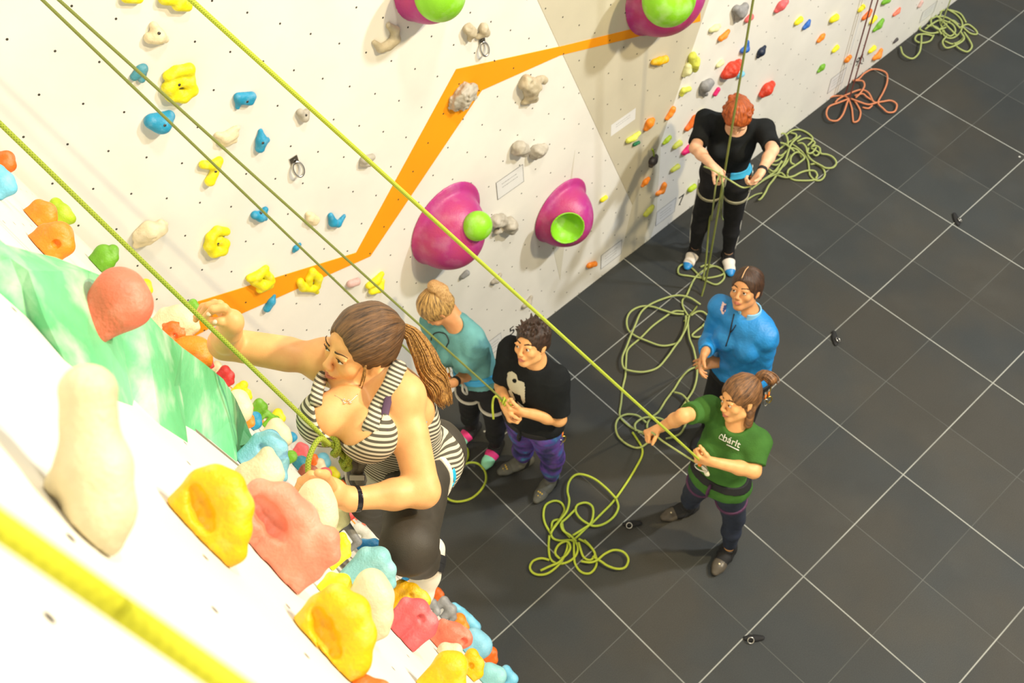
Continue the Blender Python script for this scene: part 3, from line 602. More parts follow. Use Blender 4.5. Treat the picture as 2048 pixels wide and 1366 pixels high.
Nn('blue round hold under the knot', 'sky', [[(646, 918, 12), (652, 926, 9)]])
Nn('ivory hold between the orange one and the blue one', 'ivory', [[(640, 926, 9), (644, 936, 8)]])
Nn('brownish pink ball hold above the left wrist', 'rose', [[(650, 948, 12)]])
Nn('yellow hold behind the brownish pink ball', 'yellow', [[(664, 942, 9), (672, 950, 8)]])
Nn('green ball hold above the left wrist', 'green', [[(671, 958, 10)]])
Nn('small orange red hold beside the wristband', 'dorange', [[(683, 966, 6), (688, 970, 5)]])
Nn('smooth cream hold gripped by the left hand', 'ivory', [[(632, 990, 30), (640, 1015, 30), (646, 1040, 26), (648, 1062, 16)]], t=2.05, skirt=.6)
Nn('pale olive hold under the wristband', 'pale', [[(685, 1020, 12), (688, 1040, 12)]], t=2.4)
Nn('red hold below the wristband', 'crimson', [[(692, 1022, 10), (700, 1030, 10)]])
Nn('pink streaky hold below the forearm', 'salmon', [[(722, 1026, 7), (732, 1044, 5)]])
Nn('long grey shiny bar hold left of the bent knee', 'grey', [[(690, 1046, 9), (716, 1084, 8)]], k=.3)
Nn('grey marbled flat hold left of the bent knee', 'ltgrey', [[(716, 1056, 9), (742, 1070, 11), (752, 1078, 6)]], rough=.4)
Nn('pale blue hold behind the bent knee', 'ltblue', [[(752, 1060, 9), (764, 1074, 9)]])
Nn('dark blue crescent hold above the teal one', 'dkblue', [[(726, 1086, 8), (748, 1088, 10), (772, 1102, 10)]])
Nn('large smooth teal curved hold below the knee', 'ltteal', [[(732, 1112, 17), (758, 1116, 20), (776, 1140, 14), (783, 1168, 8)]], t=2.3)
Nn('slate blue hold behind the climbing shoe', 'dkblue', [[(800, 1130, 8), (816, 1152, 7)]])
Nn('small salmon hold behind the climbing shoe', 'salmon', [[(806, 1134, 7), (812, 1144, 6)]])
Nn('yellow jug with a deep shaded pocket, nearest the cream horn', 'gold', [[(404, 968, 30), (430, 960, 28), (455, 975, 32), (470, 1015, 34), (472, 1060, 28), (472, 1105, 20)], [(385, 985, 14)]], t=1.2, skirt=.8, k=.4, dents=[(388, 984, 16), (396, 1006, 22), (406, 1030, 22), (416, 1052, 15)])
Nn('large pink swirled hold with a deep red hollow', 'pink', [[(520, 985, 26), (560, 1000, 30), (600, 1040, 34), (615, 1090, 34), (625, 1135, 18)], [(560, 1080, 24), (600, 1110, 30)], [(650, 1080, 26), (660, 1110, 18)]], t=1.5, skirt=.8, dents=[(518, 1010, 20), (532, 1030, 26), (548, 1052, 24), (560, 1072, 14)], rough=.35, rs=50)
Nn('small yellow hold peeping behind the pink swirled one', 'yellow', [[(684, 1074, 9), (690, 1090, 10), (694, 1108, 8)]], t=2.2)
Nn('small bright yellow hold above the big yellow jug', 'yellow', [[(662, 1155, 10), (684, 1165, 16), (698, 1190, 14)]], t=1.75)
Nn('big yellow jug with a shaded pocket at the bottom', 'gold', [[(640, 1215, 26), (672, 1200, 28), (704, 1225, 34), (716, 1270, 34), (708, 1320, 34)], [(618, 1240, 12)]], t=1.3, skirt=.85, k=.4, dents=[(634, 1230, 16), (644, 1254, 23), (656, 1280, 23), (668, 1304, 16)])
Nn('smooth cream club shaped hold below the teal one', 'ivory', [[(742, 1170, 30), (752, 1195, 32), (760, 1235, 22), (764, 1262, 11)]], t=1.75, skirt=.5)
Nn('yellow hold under the climbing shoe', 'gold', [[(802, 1172, 12), (824, 1182, 14), (842, 1196, 14), (850, 1202, 11)]], t=2.45, dents=[(822, 1192, 6)])
Nn('pink red hold with an oval pocket below the shoe', 'rose', [[(812, 1208, 12), (836, 1220, 20), (856, 1246, 18), (858, 1262, 12)]], t=2.3, dents=[(842, 1238, 9)])
Nn('small orange hold right of the climbing shoe', 'dorange', [[(874, 1184, 9), (880, 1190, 8)]])
Nn('dark grey flat hold below the shoe, left of two', 'grey', [[(866, 1206, 8), (874, 1224, 7)]])
Nn('grey streaked flat hold below the shoe, right of two', 'grey', [[(888, 1202, 9), (902, 1220, 10), (908, 1236, 5)]], rough=.4)
Nn('bright blue lumpy chain shaped hold over the floor', 'sky', [[(908, 1214, 9), (922, 1226, 11), (936, 1240, 12), (950, 1254, 12)]], k=.15)
Nn('orange thumb shaped hold left of the blue ball', 'orange', [[(918, 1240, 13), (926, 1256, 12)]])
Nn('salmon swirled hold left of the orange thumb shaped one', 'salmon', [[(886, 1248, 9), (900, 1266, 20), (926, 1276, 18)], [(876, 1278, 12), (886, 1288, 10)]], rough=.8, dents=[(928, 1284, 8)])
Nn('chalky light blue ball shaped hold', 'ltblue', [[(948, 1278, 20), (960, 1292, 23)]])
Nn('chalky white hold above the bottom yellow one', 'cream', [[(890, 1300, 14), (912, 1300, 12)]])
Nn('yellow rounded hold at the bottom edge', 'gold', [[(890, 1324, 18), (906, 1332, 26), (904, 1370, 26)]], t=1.9)
Nn('yellow jug right of the bottom yellow one', 'gold', [[(944, 1310, 12), (954, 1328, 13), (956, 1346, 10)]], dents=[(942, 1332, 6)])
Nn('orange hold right of the light blue ball', 'dorange', [[(982, 1306, 12), (986, 1320, 9)]])
Nn('chalky teal ball hold at the bottom edge', 'ltteal', [[(978, 1345, 18), (994, 1352, 18)]])
Nn('blue hold furthest right along the side wall', 'sky', [[(1012, 1340, 9), (1026, 1358, 10)]])
Nn('small yellow hold between the teal ball and the blue hold', 'yellow', [[(1016, 1360, 7)]])
Nn('red hold cut off by the bottom edge', 'dorange', [[(690, 1380, 22), (720, 1376, 26), (760, 1384, 22)]], t=1.3, skirt=.8)
Nn('blurred cream horned hold close to the camera', 'ivory', [[(176, 784, 57), (178, 850, 50), (188, 935, 70), (205, 1030, 62), (215, 1085, 30)], [(185, 940, 62), (118, 968, 30)], [(195, 1000, 60), (150, 1030, 34)]], t=.80, skirt=0, k=.35)
# ------------------------------------------------------------------ people
def skin_mat(name, col):
    m = mat(name, col, .5, .08, 25, bump=.06, bscale=300, col2=np.array(col) * (.93, .84, .80)); b = m.node_tree.nodes['Principled BSDF']
    b.inputs['Subsurface Weight'].default_value = .12; b.inputs['Subsurface Radius'].default_value = (.012, .005, .003); b.inputs['Subsurface Scale'].default_value = 1.0; return m
SK1 = skin_mat('skin_light', (.80, .43, .17)); SK2 = skin_mat('skin_warm', (.62, .31, .13)); SK3 = skin_mat('skin_pale', (.76, .46, .29))
LIP = mat('lips', (.55, .17, .11), .4); BROW = mat('brow_hair', (.07, .035, .015), .8); BROWR = mat('brow_red', (.25, .09, .03), .8)
EYEW = mat('eye_white', (.75, .72, .66), .15, .02); IRIS = mat('iris_brown', (.05, .025, .01), .1); NAIL = mat('finger_nail', (.85, .62, .45), .25)
def hair_mat(name, c1, c2, freq=34.0, mode='radial'):
    m = bpy.data.materials.new(name); m.use_nodes = True; nt = m.node_tree; n, l = nt.nodes, nt.links; b = n['Principled BSDF']; b.inputs['Roughness'].default_value = .42; b.inputs['Specular IOR Level'].default_value = .5
    tc = n.new('ShaderNodeTexCoord'); sp = n.new('ShaderNodeSeparateXYZ'); l.new(tc.outputs['Object'], sp.inputs[0])
    cb = n.new('ShaderNodeCombineXYZ')
    if mode == 'radial':
        a = math_node(nt, 'ARCTAN2', sp.outputs[1], sp.outputs[0]); l.new(math_node(nt, 'MULTIPLY', a, freq / 6.0), cb.inputs[0]); l.new(math_node(nt, 'MULTIPLY', sp.outputs[2], 9.0), cb.inputs[1])
    else:
        l.new(math_node(nt, 'MULTIPLY', sp.outputs[0], freq * 6), cb.inputs[0]); l.new(math_node(nt, 'MULTIPLY', sp.outputs[1], freq * 6), cb.inputs[1]); l.new(math_node(nt, 'MULTIPLY', sp.outputs[2], 12), cb.inputs[2])
    no = n.new('ShaderNodeTexNoise'); no.inputs['Scale'].default_value = 1.6; no.inputs['Detail'].default_value = 7; no.inputs['Roughness'].default_value = .7; l.new(cb.outputs[0], no.inputs['Vector'])
    r = n.new('ShaderNodeValToRGB'); r.color_ramp.elements[0].position = .38; r.color_ramp.elements[1].position = .66; r.color_ramp.elements[0].color = (*c1, 1); r.color_ramp.elements[1].color = (*c2, 1)
    l.new(no.outputs['Fac'], r.inputs[0]); l.new(r.outputs[0], b.inputs['Base Color'])
    bp = n.new('ShaderNodeBump'); bp.inputs['Strength'].default_value = .8; bp.inputs['Distance'].default_value = .006; l.new(no.outputs['Fac'], bp.inputs['Height']); l.new(bp.outputs[0], b.inputs['Normal']); return m
class Head:
    def __init__(s, c, right, fwd, up, sc=1.0):
        s.c = np.asarray(c, float); s.M = np.array([unit(right), unit(fwd), unit(up)]); s.s = sc
    def P(s, x, y, z): return s.c + s.s * (x * s.M[0] + y * s.M[1] + z * s.M[2])
    def E(s, S, p, r, g=0.0, **kw): S.ell(s.P(*p), np.array(r) * s.s + g, s.M, **kw)
def head_prims(S, h, neck, fine=False, fem=True, jaw=1.0, nr=.049, k=.012):
    s = h.s
    h.E(S, (0, -.012, .035), (.0735, .092, .082), k=.02)
    h.E(S, (0, .022, .012), (.066, .068, .072), k=.02)
    h.E(S, (0, .030, -.045), (.056 * jaw, .052, .058), k=.02)
    h.E(S, (0, .066, -.092), (.021 * jaw, .018, .017), k=.02)
    S.cap(h.P(.047 * jaw, .012, -.065), h.P(.012, .064, -.097), .017 * s, .014 * s, k=.02); S.cap(h.P(-.047 * jaw, .012, -.065), h.P(-.012, .064, -.097), .017 * s, .014 * s, k=.02)
    for q in (-1, 1):
        h.E(S, (q * .040, .062, -.028), (.022, .020, .022), k=.015)                   # cheeks
        h.E(S, (q * .031, .098, .002), (.019, .014, .011), op='s', k=.012)           # sockets
        h.E(S, (q * .031, .083, .013), (.024, .010, .006), k=.008)                    # brow
        S.cap(h.P(q * .072, -.006, .012), h.P(q * .070, .002, -.035), .009 * s, .006 * s, k=.006, flat=(h.M[0], 1.5)); S.cap(h.P(q * .078, -.018, .014), h.P(q * .074, -.008, -.028), .006 * s, k=.006)
        h.E(S, (q * .010, .099, -.036), (.008, .009, .007), k=.006)
        h.E(S, (q * .031, .0815, .0015), (.0150, .0105, .0080), k=.003)                # lids bulge
        h.E(S, (q * .031, .0935, -.0005), (.0125, .0065, .0045), k=.002, op='s')
    S.cap(h.P(0, .086, .010), h.P(0, .105, -.030), .0065 * s, .0105 * s, k=.010)
    h.E(S, (0, .080, -.058), (.026, .020, .018), k=.012)
    S.cap(h.P(-.017, .0925, -.0605), h.P(0, .0985, -.0585), .0038 * s, .0050 * s, k=.004); S.cap(h.P(.017, .0925, -.0605), h.P(0, .0985, -.0585), .0038 * s, .0050 * s, k=.004)
    S.cap(h.P(-.014, .091, -.0690), h.P(0, .0965, -.0705), .0040 * s, .0062 * s, k=.004); S.cap(h.P(.014, .091, -.0690), h.P(0, .0965, -.0705), .0040 * s, .0062 * s, k=.004)
    S.cap(h.P(-.022, .096, -.0645), h.P(.022, .096, -.0645), .0014 * s, k=.003, op='s')
    S.cap(h.P(0, -.020, -.055), neck, nr * s, (nr + .006) * s, k=.03)
def face_slots(h):
    def fn(C):
        L = (C - h.c) @ h.M.T / h.s; x, y, z = L.T; out = np.zeros(len(C), np.int32)
        zm = -.0645 + .0015 * np.cos(x * 150); lip = (y > .085) & (np.abs(x) < .0245) & (np.abs(z - zm) < .0098 * (1 - (x / .026) ** 2) + .0006)
        bw = (y > .055) & (np.abs(np.abs(x) - .032) < .021) & (np.abs(z - (.0235 + .004 * np.cos((np.abs(x) - .034) * 90))) < .0036)
        out[lip] = 1; out[bw] = 2; return out
    return fn
def eyes(h, root, gaze=(0, 1, .1), r=.0118, lash=False):
    g0 = unit(V3(*gaze)); gw = g0 @ h.M
    for q in (1, -1):
        c = h.P(q * .031, .0805, .0005); n1, n2 = 14, 20; V = []; R_ = r * h.s; a = np.cross(gw, V3(0, 0, 1)); a = unit(a); b = np.cross(a, gw)
        for i in range(n1 + 1):
            th = math.pi * i / n1
            for j in range(n2): p = 2 * math.pi * j / n2; V.append(c + R_ * (gw * math.cos(th) * (1.03 if i == 0 else 1) + (a * math.cos(p) + b * math.sin(p)) * math.sin(th)))
        F = np.array([(i * n2 + j, (i + 1) * n2 + j, (i + 1) * n2 + (j + 1) % n2, i * n2 + (j + 1) % n2) for i in range(n1) for j in range(n2)])
        o = child('eye', np.array(V), F, [EYEW, IRIS], root); mi = np.zeros(len(F), np.int32); mi[:3 * n2] = 1; o.data.polygons.foreach_set('material_index', mi)
        if lash:
            P = smooth_path([h.P(q * (.031 + x), y, z) for x, y, z in ((-.0145, .0895, .001), (-.008, .0935, .0065), (0, .0948, .0085), (.009, .0925, .0070), (.0165, .087, .0030))], .002)
            v, f = tube(P, .0013 * h.s, 6); child('eyelash', v, f, BROW, root)
            P = smooth_path([h.P(q * (.031 + x), y, z) for x, y, z in ((-.017, .094, .0205), (-.004, .0965, .0265), (.010, .0905, .0295), (.022, .079, .0240))], .003)
            v, f = tube(P, np.linspace(.0034, .0012, len(P)) * h.s, 8, flat=(h.M[1], .5)); child('eyebrow', v, f, BROW, root)
def hand(S, W, d, n, th, sc=1.0, curl=(.5, .6, .7, .8), tcurl=.5, spread=.10, k=.006):
    """W wrist, d pointing to the fingers, n out of the palm, th towards the thumb side"""
    d, n = unit(d), unit(n); th = unit(th - d * (th @ d)); n = unit(n - d * (n @ d) - th * (n @ th)); s = sc
    S.cap(W, W + d * .03 * s, .026 * s, .030 * s, k=.02, flat=(n, 1.5))
    for q in (-.026, -.009, .009, .026):
        S.cap(W + d * .02 * s + th * q * .6 * s, W + d * (.088 - abs(q - .006) * .18) * s + th * q * s, .0150 * s, .0120 * s, k=.012)
    tips = []
    for i, (q, L) in enumerate(zip((.029, .010, -.009, -.027), (.93, 1.0, .94, .76))):
        p = W + d * (.086 - abs(q - .006) * .18) * s + th * q * s; a = 0.0; dd = unit(d + th * q / .03 * spread)
        for j, (l, r) in enumerate(((.043, .0098), (.027, .0088), (.021, .0078))):
            a += curl[i] * (1.0, 1.25, .85)[j]; v = dd * math.cos(a) + n * math.sin(a); p2 = p + v * l * L * s; S.cap(p, p2, r * s, (r - .0012) * s, k=.0035); p = p2
        tips.append(p)
    p = W + d * .022 * s + th * .020 * s; a = tcurl; v = unit(d * .75 + th * .75 + n * .25)
    for l, r in ((.040, .0135), (.032, .0112), (.024, .0095)):
        p2 = p + v * l * s; S.cap(p, p2, r * s, (r - .0015) * s, k=.008); p = p2; v = unit(v * math.cos(a * .5) + unit(n * .8 - th * .5 + d * .3) * math.sin(a * .5))
    return tips
def limbs(S, J, g=0.0, legs=True, arms=True, armto=1.0, legto=1.0, fl=False, big=1.0, k=.02, sides='RL'):
    for q in sides:
        if legs:
            H, K, A = J['hip' + q], J['knee' + q], J['ank' + q]
            S.cap(H, K, .082 * big, .054 * big, g=g, k=k); S.cap(H * .7 + K * .3, K, .070 * big, .054 * big, g=g, k=k); e = K + (A - K) * legto
            back = unit(np.cross(A - K, J['right'])); S.cap(K, K * .6 + A * .4 - back * .012, .052 * big, .051 * big, g=g, k=k)
            S.cap(K * .6 + A * .4 - back * .012, e, .050 * big, (.035 if legto == 1 else .036), g=g, k=k, ends=False)
        if arms:
            H, E_, W = J['sh' + q], J['el' + q], J['wr' + q]
            if armto >= 1:
                S.cap(H, E_, .045 * big, .037 * big, g=g, k=k); S.cap(E_, E_ * .65 + W * .35, .038 * big, .037 * big, g=g, k=k); S.cap(E_ * .65 + W * .35, W, .036 * big, .0255, g=g, k=k)
            else: S.cap(H, H + (E_ - H) * armto, .048 * big, .046 * big, g=g, k=.03, ends=True); S.cap(H, H + (E_ - H) * .25, .05 * big, .048, g=g, k=.03)
def torso(S, J, g=0.0, bust=0.0, w=1.0, k=.04, upper=True, lower=True, neck=True):
    P, N = J['pelvis'], J['neck']; up = unit(N - P); L = np.linalg.norm(N - P); r = unit(J['shR'] - J['shL']); f = unit(np.cross(up, r)); r = np.cross(f, up)
    rh = unit(J['hipR'] - J['hipL']); fh = unit(np.cross(up, rh)); Mu = np.array([r, f, up]); Mh = np.array([np.cross(fh, up), fh, up]); Mm = np.array([unit(Mu[0] + Mh[0]), unit(f + fh), up])
    if lower:
        S.ell(P + up * .02, (.162 * w, .105, .115), Mh, g=g, k=k)
        for q in (-1, 1): S.ell(P - fh * .045 + rh * q * .07 * w - up * .02, (.085, .085, .09), Mh, g=g, k=k)
    S.ell(P + up * L * .38, (.128 * w, .092, .13), Mm, g=g, k=k)
    if upper:
        S.ell(P + up * L * .66 + f * .008, (.145 * w, .103, .15), Mu, g=g, k=k); S.ell(P + up * L * .86, (.135 * w, .08, .075), Mu, g=g, k=k)
        S.cap(N - up * .045, J['shR'], .055, .048, g=g, k=k); S.cap(N - up * .045, J['shL'], .055, .048, g=g, k=k)
        if bust:
            for q in (-1, 1): S.ell(P + up * L * .66 + r * q * .066 * w + f * (.075 + bust * .4), (.058 + bust * .2, .05 + bust, .058), Mu, g=g, k=.025)
        if neck: S.cap(N - up * .05, N + up * .02, .056, .050, g=g, k=k)
    return dict(up=up, r=r, f=f, L=L, fh=fh, rh=rh)
def paint(o, fn, base):
    me = o.data; n = len(me.polygons); c = np.empty(n * 3, np.float32); me.polygons.foreach_get('center', c); c = c.reshape(-1, 3) + base
    me.polygons.foreach_set('material_index', fn(c).astype(np.int32))
def part(name, S, h, m, root, pad=0.0, lab=None):
    v, f = S.mesh(h, pad); o = child(name, v, f, m, root)
    if lab: o['label'] = lab
    return o
def folds(amp, s, seed): return lambda X, Y, Z: amp * snoise(X, Y, Z, s, seed)
def shoe(root, A, T, up, m, mtoe=None, msole=None, straps=None, sc=1.0, h=.004, mside=None, dots=None, tf=.085):
    """A ankle, T toe direction, up away from the sole"""
    T = unit(T); up = unit(up - T * (up @ T)); s = sc; b = A - up * .055 * s
    def body(S, g=0.0):
        S.cap(b - T * .035 * s, b + T * .05 * s, .036 * s, .038 * s, g=g, k=.02, flat=(up, 1.15)); S.cap(b + T * .05 * s, b + T * .115 * s - up * .008 * s, .042 * s, .034 * s, g=g, k=.02, flat=(up, 1.5))
        S.cap(b + T * .115 * s - up * .008 * s, b + T * .15 * s - up * .012 * s, .034 * s, .022 * s, g=g, k=.02, flat=(up, 1.4)); S.cap(b + up * .01 * s, A - up * .005 * s, .040 * s, .040 * s, g=g, k=.02); S.cut(b - up * .034 * s, -up)
    S = SDF(); body(S); S.cut(A - up * .006 * s, up); o = part('shoe', S, h, m, root)
    sole = SDF(); body(sole, .003); sole.cuts = []; sole.cut(b - up * .022 * s, up); sole.cut(b - up * .037 * s, -up); part('sole', sole, h * .75, msole or M_SOLE, o)
    if mtoe is not None:
        t = SDF(); body(t, .0022); t.cuts = [t.cuts[0]]; t.cut(b + T * tf * s, -T); t.cut(b + up * .05, up); part('toe_cap', t, h * .75, mtoe, o)
    if mside is not None:
        t = SDF(); body(t, .0016); t.cuts = []; t.cut(b - up * .030 * s, -up); t.cut(b + T * .048 * s, -T); t.cut(b + T * (tf + .003) * s, T); part('upper', t, h * .75, mside, o)
    for q in (straps or ()):
        t = SDF(); body(t, .0045); t.cuts = []; c = b + T * q * s; nn = unit(T * .85 + up * .5); t.cut(c + nn * .012 * s, nn); t.cut(c - nn * .012 * s, -nn); t.cut(b - up * .02 * s, -up); part('strap', t, h * .75, blk, o)
    if dots is not None:
        for q in (-1, 0, 1):
            for r_ in (0, 1):
                S2 = SDF(); S2.ell(b + T * (.112 + .020 * r_) * s + np.cross(T, up) * q * .014 + up * (.019 - .007 * r_ - abs(q) * .003) * s, (.0065, .0065, .0055), k=.002); part('stud', S2, .0016, dots, o)
    return o
def band(root, name, prims, g, p, n, hw, m, h=.0045, lab=None):
    """strap of half width hw around whatever prims() models, centred on the plane p,n"""
    S = SDF(); prims(S, g); n = unit(n); S.cut(p + n * hw, n); S.cut(p - n * hw, -n); return part(name, S, h, m, root, 0, lab)
def carabiner(root, c, a, b, sz, m):
    a, b = unit(a), unit(b); t = np.linspace(0, 2 * math.pi, 18, endpoint=False)
    v, f = tube([c + a * math.cos(q) * sz * (.55 + .12 * math.sin(q)) + b * math.sin(q) * sz for q in t], sz * .13, 6, True); return child('carabiner', v, f, m, root)
def harness(root, J, D, col, lgcol, belt=.19, g=.022, gear=(), torso_kw={}, lean=(0, 0, 0), legs=True, gside=1):
    P = J['pelvis']; hp = P + D['up'] * belt * .6; up = unit(D['up'] + V3(*lean))
    def pr(S, g_): torso(S, J, g_, **torso_kw)
    def pr2(S, g_):
        torso(S, J, g_, upper=False, **{k_: v_ for k_, v_ in torso_kw.items() if k_ != 'bust'})
    b = band(root, 'harness', pr2, g, hp, up, .022, col, lab=None)
    if legs:
        for q in 'RL':
            H, K = J['hip' + q], J['knee' + q]; c = H + (K - H) * .30
            def pl(S, g_, q=q): S.cap(J['hip' + q], J['knee' + q], .080, .054, g=g_ - .004)
            band(b, 'leg_loop', pl, g, c, unit(K - H), .014, lgcol)
    c0 = hp + D['fh'] * .135; v, f = tube(smooth_path([c0 + D['up'] * .02, c0 + D['fh'] * .02 - D['up'] * .02, c0 - D['up'] * .07, c0 - D['fh'] * .012 - D['up'] * .03, c0 + D['up'] * .02], .01), .007, 8); child('belay_loop', v, f, lgcol, b)
    for i, (q, mm) in enumerate(gear):
        c = hp + D['rh'] * gside * (.175) + D['fh'] * q - D['up'] * (.05 + .01 * i); carabiner(b, c, D['fh'], D['up'], .032, mm); carabiner(b, c - D['up'] * .075 + D['rh'] * gside * .01, D['fh'] + D['rh'], D['up'], .028, mm)
        v, f = tube([c - D['up'] * .02, c - D['up'] * .055], .008, 6); child('gear_sling', v, f, MATS.get('sling_orange') or mat('sling_orange', (.8, .2, .02)), b)
    return b
M_SOLE = mat('shoe_rubber', (.02, .02, .02), .6)
alu = mat('gear_metal', (.70, .68, .60), .3, metal=1.0); goldm = mat('gear_gold', (.85, .62, .12), .3, metal=1.0)
M_LEGB = mat('black_leggings', (.018, .018, .020), .8, .15, 30, bump=.25, bscale=220, spec=.2); M_TEEB = mat('black_cotton', (.014, .016, .017), .9, .2, 12, bump=.3, bscale=200, spec=.12)
def hair_cap(h, g=.012, front=.066, low=-.055, side=.0, k=.02, extra=None, hh=.004, part_name='hair', m=None, root=None, tie=None, mode='radial', disp=None, earcut=True, faceclip=(.0, .075, -.036, .063, .078, .099)):
    """cap of hair around the skull with the face cut out"""
    S = SDF(); h.E(S, (0, -.014, .037), (.0765 + g, .096 + g, .085 + g), k=k); h.E(S, (0, -.035, -.005), (.070 + g * .7, .068 + g * .7, .070), k=k)
    if extra: extra(S)
    x, y, z, a, b, c = faceclip; h.E(S, (x, y + .028, z), (a, b, c), op='s', k=.012)
    if earcut:
        for q in (-1, 1): h.E(S, (q * .088, .004, -.022), (.018, .026, .034), op='s', k=.008)
    S.cut(h.P(0, 0, low), -h.M[2]) if low is not None else None
    if disp: S.disp = disp
    v, f = S.mesh(hh, .004); ax = unit((tie if tie is not None else h.P(0, 0, .1)) - h.c)
    # object axes: z along skull centre -> tie, so strands radiate from the tie
    x_ = unit(np.cross(V3(.1, .2, 1.0) if abs(ax[2]) < .9 else V3(1, 0, 0), ax)); y_ = np.cross(ax, x_); Rm = np.array([x_, y_, ax])
    b = V3(*root['_w']); o = link(part_name, mesh_np(part_name, (v - h.c) @ Rm.T, f), m, root); M4 = Matrix([[*Rm.T[i], (h.c - b)[i]] for i in range(3)] + [[0, 0, 0, 1]]); o.matrix_local = M4; o['_w'] = tuple(b); return o
def ponytail(root, pts, rad, n, r, m, name='ponytail', seed=1, core=True, wav=.004):
    rg = np.random.RandomState(seed); P = smooth_path(pts, .012); N = len(P); u = np.linspace(0, 1, N); R_ = np.interp(u, np.linspace(0, 1, len(rad)), rad); parts = []
    T = np.gradient(P, axis=0); T /= np.linalg.norm(T, axis=1)[:, None]; a = np.cross(T, V3(.2, .3, .9)); a /= np.linalg.norm(a, axis=1)[:, None]; b = np.cross(T, a)
    for i in range(n):
        q, rr = rg.rand() * 6.283, math.sqrt(rg.rand()) * .95; e = rg.uniform(.82, 1.0); M_ = max(4, int(N * e)); w = np.sin(u * rg.uniform(4, 9) + rg.rand() * 6)[:, None] * wav
        Q = P + (a * math.cos(q) + b * math.sin(q)) * (R_ * rr)[:, None] + (a * math.cos(q * 3) + b * math.sin(q * 2)) * w * u[:, None]; Q = Q[:M_]; rs = np.full(M_, r) * rg.uniform(.7, 1.3); rs[-3:] *= [.8, .5, .2]; parts.append(tube(Q, rs, 5))
    if core: parts.append(tube(P[:int(N * .9)], (R_ * .86)[:int(N * .9)], 12))
    v, f = join(parts); return child(name, v, f, m, root)
# ================================================================== persons on the floor
def stand(name_loc, label): e = empty('person', name_loc, label, 'person'); e['_w'] = tuple(name_loc); return e
def lenchk(n, J):
    print(n, {k: round(float(np.linalg.norm(J[a] - J[b])), 2) for k, a, b in (('spine', 'pelvis', 'neck'), ('shw', 'shR', 'shL'), ('uaR', 'shR', 'elR'), ('faR', 'elR', 'wrR'), ('uaL', 'shL', 'elL'), ('faL', 'elL', 'wrL'), ('thR', 'hipR', 'kneeR'), ('shR', 'kneeR', 'ankR'), ('thL', 'hipL', 'kneeL'), ('shL', 'kneeL', 'ankL'))},
          'z', {k: round(float(v[2]), 2) for k, v in J.items() if k != 'right'})
